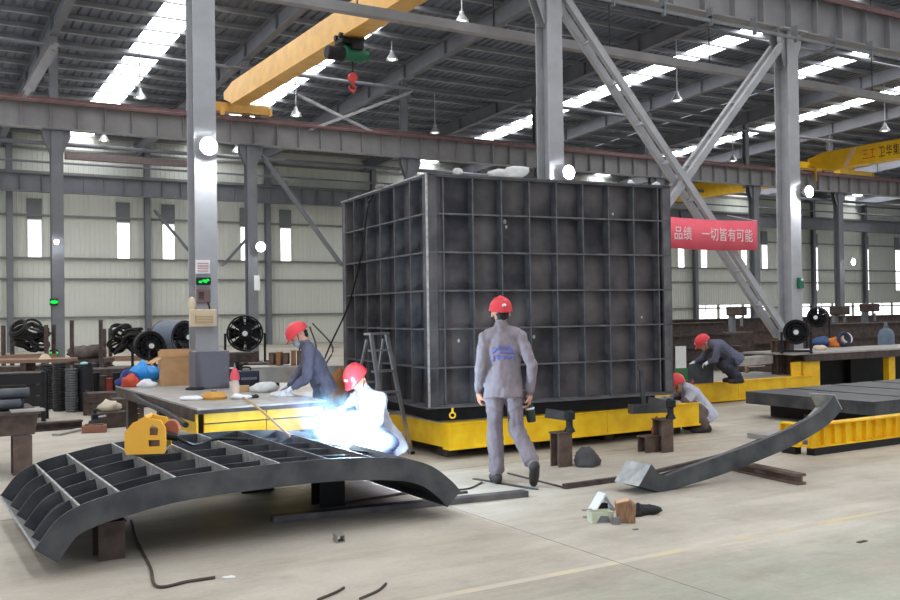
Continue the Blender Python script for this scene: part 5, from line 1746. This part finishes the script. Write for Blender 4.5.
lv = thing('lever_bar', 'grey upright flat lever leaning on the box front at the right', 'lever', bm_.matrix_basis @ Vector((0.16, 0.06, 0.10)), R(20))
MB().bar((0, 0, 0), (-0.02, 0.02, 0.4), 0.05, 0.02, up=(0, 1, 0)).build('shaft', M_steel, lv)
MB().bar((-0.02, 0.02, 0.4), (-0.05, 0.03, 0.44), 0.05, 0.02, up=(0, 1, 0)).build('hook', M_steel, lv)
hk2 = thing('lifting_hook', 'small yellow hook hanging on the box base flange', 'hook', Vector(ontop(0.27, -0.012, 0.448)), 0)
MB().torus((0, -0.05, 0.03), 0.03, 0.01, 16, 6, Matrix.Rotation(R(90), 3, 'X')).build('ring', M_crane2, hk2, True)
MB().bx(-0.012, 0.012, -0.06, -0.04, 0.05, 0.11).build('shank', M_crane2, hk2)

# parts heap on the floor
gx = thing('cut_box', 'white and green open carton in the small parts heap on the floor', 'carton', G(603, 523), R(12))
gx.scale = (0.85, 0.85, 0.8)
M_gw = mat('pale_green_card', S(196, 200, 176), 0.7)
for (x0, x1, y0, y1) in ((-0.1, 0.1, 0, 0.006), (-0.1, 0.1, 0.13, 0.136), (-0.1, -0.094, 0.006, 0.13), (0.094, 0.1, 0.006, 0.13)):
    MB().bx(x0, x1, y0, y1, 0, 0.1).build('side', M_gw, gx)
MB().prism([(-0.06, -0.003, 0.005), (0.07, -0.003, 0.005), (0.05, -0.003, 0.06), (-0.02, -0.003, 0.07)], (0, 0.004, 0)).build('print', M_dark, gx)
cw = thing('wood_offcut', 'brown wooden offcut block in the small parts heap', 'wood block', G(627, 523.5), R(-8))
MB().prism([(-0.07, 0, 0), (0.06, 0, 0), (0.07, 0, 0.13), (0.02, 0, 0.17), (-0.09, 0, 0.15)], (0, 0.1, 0)).build('body', mat('bark_brown', S(122, 92, 72), 0.8, scale=12, col2=S(164, 128, 98), stretch=(6, 6, 1)), cw, bevel=0.006)
MB().prism([(-0.08, -0.002, 0.145), (0.02, -0.002, 0.168), (0.02, -0.002, 0.174), (-0.08, -0.002, 0.152)], (0, 0.1, 0)).build('cut_face', mat('pale_wood', S(206, 164, 130), 0.8), cw)
wt = thing('white_bracket', 'white angled sheet bracket at the back of the small parts heap', 'bracket', G(606, 511), R(20))
MB().prism([(-0.1, 0, 0), (-0.09, 0, 0), (0.0, 0, 0.12), (0.09, 0, 0.0), (0.1, 0, 0), (0.005, 0, 0.135), (-0.005, 0, 0.135)], (0, 0.12, 0)).build('sheet', M_sign, wt)
MB().bx(-0.04, 0.04, 0.04, 0.08, 0, 0.05).build('core', M_black, wt)
rag('dark_shoe', 'dark crumpled glove at the right of the small parts heap', 'glove', G(642, 514), (0.12, 0.07, 0.06), M_black, 71)
rag('dark_shoe', 'black crumpled rag between the wood offcut and the dark glove', 'rag', G(636, 516), (0.05, 0.05, 0.06), M_rubber, 72)
flat('short dark tube end beside the wood offcut', G(612, 524), G(620, 524), 0.05, 0.05, M_dark, 'tube_end', 'tube offcut')
flat('small dark chip on the floor below the parts heap', G(633, 530), G(638, 529.5), 0.02, 0.008, M_dark, 'metal_chip', 'metal chip')
flat('small dark chip on the floor at the right', G(858, 543), G(866, 541), 0.03, 0.006, M_dkbrown, 'metal_chip', 'metal chip')
for k, (y, x0, x1) in enumerate(((511, 582, 592), (518, 583, 596))):
    flat(['pale rod stub at the left of the parts heap, upper', 'pale rod stub at the left of the parts heap, lower'][k], G(x0, y), G(x1, y - 0.5), 0.02, 0.015, M_plate, 'rod_stub', 'rod')

# ================================================================== LEFT SIDE
# bench at the left edge
LB = G(23, 475)
lb = thing('steel_bench', 'rusty steel bench cut by the left picture edge', 'bench', LB, YAW)
MB().bx(-0.09, 0.09, 0, 0.02, 0, 0.40).build('leg_flange', M_rust, lb)
MB().bx(-0.09, 0.09, 0.18, 0.2, 0, 0.40).build('leg_flange', M_rust, lb)
MB().bx(-0.01, 0.01, 0.02, 0.18, 0, 0.40).build('leg_web', M_rust, lb)
MB().prism([(-1.2, 0.05, 0.40), (0.12, 0.05, 0.40), (0.16, 0.05, 0.62), (-1.2, 0.05, 0.62)], (0, 0.1, 0)).build('cross_beam', M_rust, lb)
MB().bx(-1.3, 0.16, -0.12, 0.9, 0.62, 0.65).build('top', M_dkbrown, lb)
MB().bx(-0.12, 0.2, -0.13, 0.05, 0.65, 0.67).build('pale_plate', M_plate, lb)
MB().bx(-1.1, -0.9, 0, 0.2, 0, 0.62).build('leg', M_rust, lb)
def onlb(x, y, z): return LB + AV * x + PV * y + Vector((0, 0, z))
for i, l in enumerate(('grey steel pipe on the left bench, front one', 'grey steel pipe on the left bench, middle one', 'grey steel pipe on the left bench, rear one', 'grey steel pipe lying on top of the others on the left bench')):
    y, z = ((0.15, 0.71), (0.29, 0.71), (0.43, 0.71), (0.22, 0.815))[i]
    o = MB().cyl((0, 0, 0), (1.25, 0, 0), 0.06, n=14).cyl((1.249, 0, 0), (1.2505, 0, 0), 0.05, n=14).build('steel_pipe', M_steelb, None, True)
    o.location = onlb(-1.25 + 0.03 * i, y, z); o.rotation_euler.z = YAW
    tag(o, l, 'pipe', 'pipes on the left bench')
# stacks of black wire coils
ring = MB().torus((0, 0, 0), 0.10, 0.022, 18, 6).mesh('coil_ring', M_rubber)
ring2 = MB().torus((0, 0, 0), 0.085, 0.022, 18, 6).mesh('coil_ring', M_steelb)
for i, (x, y, me, n) in enumerate(((47, 409, ring, 18), (60, 411, ring, 19), (72, 412, ring2, 17))):
    t = thing('coil_stack', ['stack of black wire coils on the left, farthest left', 'stack of black wire coils on the left, middle one', 'stack of grey black wire coils next to the dark drum'][i], 'coil stack', G(x, y), 0, 'coil stacks on the left')
    for k in range(n):
        inst('coil_ring', me, t, (random.uniform(-.006, .006), random.uniform(-.006, .006), 0.024 + 0.043 * k))
    MB().cyl((0, 0, 0), (0, 0, 0.043 * n + 0.05), 0.02, n=8).build('spindle', M_dark, t)
dr = thing('dark_drum', 'tall dark drum right of the coil stacks', 'drum', G(86, 411), 0)
MB().lathe([(0, 0), (0.125, 0), (0.13, 0.02), (0.125, 0.28), (0.132, 0.3), (0.125, 0.32), (0.12, 0.7), (0.09, 0.82), (0.0, 0.83)], n=22).build('body', M_black, dr, True)
MB().ell((0.0, -0.06, 0.81), (0.07, 0.05, 0.03), 12, 6).build('lid_reflection', mat('reflection_cyan', S(160, 214, 222), 0.7), dr, True)  # pale cyan cap paints the bright reflection on the drum top
# light upright sheet
us = thing('upright_sheet', 'pale grey upright sheet panel left of the coil stacks', 'panel', G(37, 402), R(15))
MB().bx(-0.16, 0.16, 0, 0.02, 0.0, 0.62).build('sheet', mat('pale_panel', S(172, 168, 160), 0.7), us)
MB().bx(-0.16, -0.13, 0.02, 0.06, 0, 0.62).build('edge_fold', mat('pale_panel', S(172, 168, 160), 0.7), us)
# far racks with tangled black hoses
M_wood = mat('rack_wood', S(140, 110, 92), 0.8, scale=8, stretch=(1, 8, 8))
def rack(label, x, w, Y, shelf_y, lab2, seed):
    g = U(x, shelf_y, Y)
    t = thing('storage_rack', label, 'rack', (g.x, Y, 0), R(6))
    zt = g.z
    for sx in (-1, 1):
        for sy in (0, 0.6):
            MB().bx(sx * w / 2 - 0.04, sx * w / 2 + 0.04, sy - 0.04, sy + 0.04, 0, zt + 0.72).build('post', M_dkbrown, t)
    MB().bx(-w / 2 - 0.06, w / 2 + 0.06, -0.06, 0.66, zt - 0.1, zt).build('shelf', M_wood, t)
    MB().bx(-w / 2, w / 2, -0.03, 0.0, 0.25, 0.31).build('cross_bar', M_dkbrown, t)
    rnd = random.Random(seed)
    for k in range(9):
        c = t.matrix_basis @ Vector((rnd.uniform(-w * 0.32, w * 0.32), rnd.uniform(0.15, 0.45), zt + 0.02))
        lay = k // 3
        Mx = Matrix.Rotation(rnd.uniform(-1.1, 1.1), 3, 'X') @ Matrix.Rotation(rnd.uniform(-0.7, 0.7), 3, 'Y')
        mb = MB()
        for j in range(3):
            mb.torus((rnd.uniform(-.03, .03), rnd.uniform(-.03, .03), 0.06 * j), rnd.uniform(0.17, 0.23), 0.032, 18, 6, Mx)
        o = mb.build('hose_coil', M_rubber, None, True)
        o.location = c + Vector((0, 0, 0.2 + 0.17 * lay))
        tag(o, lab2, 'hose coil', lab2)
    return t
rack('storage_rack heaped with black hoses left of the far left column'.replace('_', ' '), 25, 1.0, 23.0, 355, 'black hose coil in the rack left of the far left column', 3)
rack('storage rack heaped with black hoses right of the far left column', 127, 1.1, 24.0, 357, 'black hose coil in the rack right of the far left column', 5)
rag('dark_heap', 'low dark scrap heap on the floor stand between the two racks', 'scrap', U(87, 354, 22.0) - Vector((0, 0, 0.1)), (0.42, 0.3, 0.2), M_dkbrown, 81, 24)
st_ = thing('scrap_stand', 'brown stand under the dark scrap heap between the racks', 'stand', (U(87, 357, 22.0).x, 22.0, 0), 0)
ztt = U(87, 354, 22.0).z - 0.1
MB().bx(-0.5, 0.5, -0.3, 0.4, ztt - 0.1, ztt).build('top', M_dkbrown, st_)
for x in (-0.45, 0.35):
    for y in (-0.25, 0.25):
        MB().bx(x, x + 0.1, y, y + 0.1, 0, ztt - 0.1).build('leg', M_dkbrown, st_)
for k, (x, hgt) in enumerate(((72, 0.65), (101, 0.65))):
    pp = thing('upright_post', ['slim dark post standing left of the scrap heap', 'slim dark post standing right of the scrap heap'][k], 'post', (U(x, 350, 21.0).x, 21.0, 0), 0)
    MB().bx(-0.035, 0.035, -0.035, 0.035, 0, 1.52).build('shaft', M_dkbrown, pp)
    MB().bx(-0.1, 0.1, -0.1, 0.1, 0, 0.02).build('foot_plate', M_dkbrown, pp)
tl = thing('long_bench', 'long low brown bench in the left background', 'bench', (U(30, 360, 17.5).x, 17.5, 0), R(8))
zz = U(30, 359, 17.5).z
MB().bx(-1.2, 0.75, -0.3, 0.4, zz - 0.06, zz).build('top', M_wood, tl)
for x in (-0.9, -0.1, 0.6):
    MB().bx(x, x + 0.1, -0.25, 0.35, 0, zz - 0.06).build('leg', M_dkbrown, tl)
cp_ = MB().lathe([(0.0, 0.1), (0.05, 0.09), (0.08, 0.05), (0.11, 0.0), (0, 0.0)], n=16).build('cream_bowl', M_cream, None, True)
cp_.location = U(45, 358, 17.4); cp_.location.z = zz
tag(cp_, 'small cream bowl upside down on the long low bench at the left', 'bowl')
# dark crate with cream bundle, brick and jack on the floor
cr = thing('dark_crate', 'dark open crate on the floor left of the work table', 'crate', G(112, 428), YAW)
for (x0, x1, y0, y1) in ((-0.22, 0.22, 0, 0.02), (-0.22, 0.22, 0.3, 0.32), (-0.22, -0.2, 0.02, 0.3), (0.2, 0.22, 0.02, 0.3)):
    MB().bx(x0, x1, y0, y1, 0, 0.22).build('side', M_dkbrown, cr)
MB().bx(-0.2, 0.2, 0.02, 0.3, 0.19, 0.22).build('lid', M_dkbrown, cr)
rag('cream_bundle', 'cream cloth bundle on the dark crate', 'bundle', G(110, 411, 0.22), (0.15, 0.12, 0.10), mat('cream_cloth', S(206, 194, 172), 0.85), 91)
bb = thing('red_brick', 'reddish brown block on the floor left of the dark crate', 'block', G(94, 433), R(18))
MB().bx(-0.16, 0.16, 0, 0.2, 0, 0.1).build('body', mat('brick_red', S(150, 104, 84), 0.8, scale=14), bb, bevel=0.008)
MB().bx(-0.12, 0.12, 0.04, 0.16, 0.1, 0.115).build('pad', M_rust, bb)
jk_ = thing('bottle_jack', 'small dark jack standing on the reddish block', 'jack', G(95, 423, 0.115), 0)
MB().lathe([(0, 0), (0.09, 0), (0.08, 0.03), (0.05, 0.05), (0.05, 0.12), (0.025, 0.14), (0.025, 0.18), (0, 0.18)], n=14).build('body', M_black, jk_, True)
MB().tube([(0.04, 0, 0.08), (0.16, -0.02, 0.1)], 0.012).build('lever', M_alu, jk_, True)
hbeam('floor_beam', 'rusty low beam on the floor below the coil stacks', G(30, 432), G(82, 428), 0.12, 0.14, M_dkbrown)
flat('pale flat board on the floor in front of the rusty low beam', G(56, 436), G(82, 430), 0.12, 0.03, M_plate, 'flat_board', 'board')
# wood pile / shelf right of the left column in the background
wp_ = thing('trough_bench', 'pale steel bench behind the bent worker', 'bench', (U(282, 372, 13.6).x, 13.6, 0), R(10))
zz2 = U(282, 366, 13.6).z
MB().bx(-0.55, 1.0, -0.25, 0.4, zz2 - 0.04, zz2).build('top', M_plate, wp_)
MB().bx(-0.55, 1.0, -0.26, -0.24, zz2 - 0.22, zz2).build('apron', M_plate, wp_)
for x in (-0.45, 0.85):
    for y in (-0.2, 0.3):
        MB().bx(x, x + 0.06, y, y + 0.06, 0, zz2 - 0.04).build('leg', M_dkbrown, wp_)
rnd = random.Random(4)
M_wd2 = mat('scrap_wood', S(150, 108, 74), 0.8, scale=10)
for k in range(7):
    o = MB().box((0, 0, 0), (0.07, 0.12, 0.16 + 0.08 * rnd.random())).build('wood_scrap', M_wd2 if k % 2 else M_rust, None, bevel=0.004)
    o.location = Vector((U(272 + 7 * k, 366, 13.7).x, 13.75, zz2 + 0.10)); o.rotation_euler = (0, 0, rnd.uniform(-0.3, 0.3))
    tag(o, 'short wood scrap in the row on the pale bench', 'wood scrap', 'short wood scraps on the pale bench')
for k in range(3):
    o = MB().tube(spline([(0, 0, 0), (0.05 * k, 0.0, 0.25), (0.1 - 0.15 * k, 0.05, 0.5 + 0.05 * k)], 12), 0.012).build('bent_rod', M_dkbrown, None, True)
    o.location = Vector((U(300 + 13 * k, 362, 14.0).x, 14.0, zz2)); tag(o, ['bent dark rod on the pale bench, left', 'bent dark rod on the pale bench, middle', 'bent dark rod on the pale bench, right'][k], 'rod')
rag('orange_heap', 'orange brown bundle standing behind the welder', 'bundle', Vector((U(338, 372, 12.4).x, 12.4, 0)), (0.12, 0.12, 0.62), mat('orange_brown', S(150, 98, 56), 0.8), 95)

# ------------------------------------------------------------------ further background stock
def crate(label, x, y_top, Y, w, d, m, rz=0.1, name='steel_crate', slats=4):
    g = U(x, y_top, Y)
    t = thing(name, label, 'crate', (g.x, Y, 0), rz)
    hgt = g.z
    for sx in (-1, 1):
        for y in (0, d - 0.06):
            MB().bx(sx * w / 2 - 0.03, sx * w / 2 + 0.03, y, y + 0.06, 0, hgt).build('post', m, t)
    for k in range(slats):
        z0 = hgt * (0.08 + 0.9 * k / slats)
        MB().bx(-w / 2, w / 2, -0.012, 0.0, z0, z0 + hgt * 0.8 / slats).build('slat', m, t)
        MB().bx(-w / 2 - 0.005, -w / 2 + 0.012, 0.0, d, z0, z0 + hgt * 0.8 / slats).build('slat', m, t)
        MB().bx(w / 2 - 0.012, w / 2 + 0.005, 0.0, d, z0, z0 + hgt * 0.8 / slats).build('slat', m, t)
    MB().bx(-w / 2, w / 2, 0, d, hgt - 0.05, hgt - 0.02).build('load', M_dkbrown, t)
    return t
crate('dark slatted crate in the left background under the first rack', 8, 366, 18.6, 0.9, 0.6, M_dkbrown)
crate('dark slatted crate behind the coil stacks', 62, 364, 19.2, 1.1, 0.6, M_black)
crate('brown slatted crate behind the dark drum', 104, 368, 18.0, 0.8, 0.6, M_dkbrown)
crate('dark slatted crate left of the large left column foot', 128, 366, 19.6, 0.9, 0.6, M_black)
crate('low brown crate right of the large left column foot', 236, 352, 15.4, 0.7, 0.5, M_dkbrown, 0.5)
crate('dark low crate between the drum fan and the pale bench', 262, 362, 15.0, 0.5, 0.5, M_black, 0.5)
crate('dark slatted crate right of the rear beam stack', 762, 352, 20.6, 1.3, 0.5, M_dkbrown, 0.5)
crate('brown slatted crate behind the right fan', 838, 328, 27.0, 1.6, 0.6, M_dkbrown, 0.5)
crate('dark crate behind the blue-grey cylinder', 880, 322, 28.0, 1.6, 0.6, M_rust, 0.5)
for i in range(3):
    hbeam('stock_beam', ['lowest beam of the rear stock row behind the right table', 'middle beam of the rear stock row behind the right table', 'top beam of the rear stock row behind the right table'][i],
          B(18.5 + 0.4 * i, 21.5, 0.42 * i), B(38, 21.5, 0.42 * i), 0.41, 0.3, M_rust if i == 1 else M_dkbrown, group='rear stock beams')
for i, (x, Y, w_, z_) in enumerate(((735, 27.0, 0.9, 1.62), (868, 30.0, 0.8, 1.66), (838, 29.0, 0.5, 1.58))):
    t = thing('drill_machine', ['column drill far behind the crouching person', 'column drill far behind the right work table', 'small column drill behind the orange cloth'][i], 'machine', (U(x, 340, Y).x, Y, 0), YAW)
    MB().bx(-w_ / 2, w_ / 2, -0.3, 0.3, 0, 0.9).build('base', M_dkbrown, t, bevel=0.03)
    MB().cyl((0, 0.1, 0.9), (0, 0.1, z_), 0.1, n=14).build('pillar', M_dark, t, True)
    MB().bx(-0.14, 0.14, -0.35, 0.2, z_ - 0.25, z_).build('head', M_dkbrown, t, bevel=0.03)
    MB().cyl((0, -0.25, z_ - 0.55), (0, -0.25, z_ - 0.3), 0.04, n=10).build('spindle', M_dark, t, True)
flat('beige steel plate leaning low behind the rear platform', U(738, 366, 16.9), U(766, 363, 17.4), 0.3, 0.14, M_plate, 'beige_plate', 'plate')
bpipe = MB().bx(-2.6, 2.6, -0.15, 0.15, -0.14, 0.14).build('brown_duct', mat('brown_duct', S(126, 112, 112), 0.6), None)
bpipe.location = WP(128, 160, 43.0); bpipe.rotation_euler.z = YAW
tag(bpipe, 'brown box duct hung below the far girder at the left', 'duct')

for i, (x, y, Y, w_) in enumerate(((18, 372, 14.5, 0.7), (108, 392, 15.5, 0.7), (126, 398, 14.6, 0.45))):
    crate(['dark slatted crate left of the pale upright sheet', 'dark slatted crate behind the cream bundle', 'small dark crate behind the work table left end'][i], x, y, Y, w_, 0.5, M_dkbrown if i else M_black, 0.3)
for i in range(5):
    x_ = 96 + 7 * i
    o = MB().cyl((0, 0, 0), (0, 0, 0.62 - 0.05 * (i % 3)), 0.07, n=14).lathe([(0.07, 0.0), (0.08, 0.01), (0.07, 0.02)]).build('oil_can', [M_black, M_dkbrown, mat('can_red', S(150, 60, 48), 0.5), M_black, mat('can_blue', S(52, 70, 120), 0.5)][i], None, True)
    o.location = (U(x_, 390, 16.6).x, 16.6, 0)
    tag(o, ['black upright can, leftmost of the row behind the table end', 'brown upright can, second of the row behind the table end', 'red upright can in the row behind the table end', 'black upright can, fourth of the row behind the table end', 'blue upright can in the row behind the table end'][i], 'can')
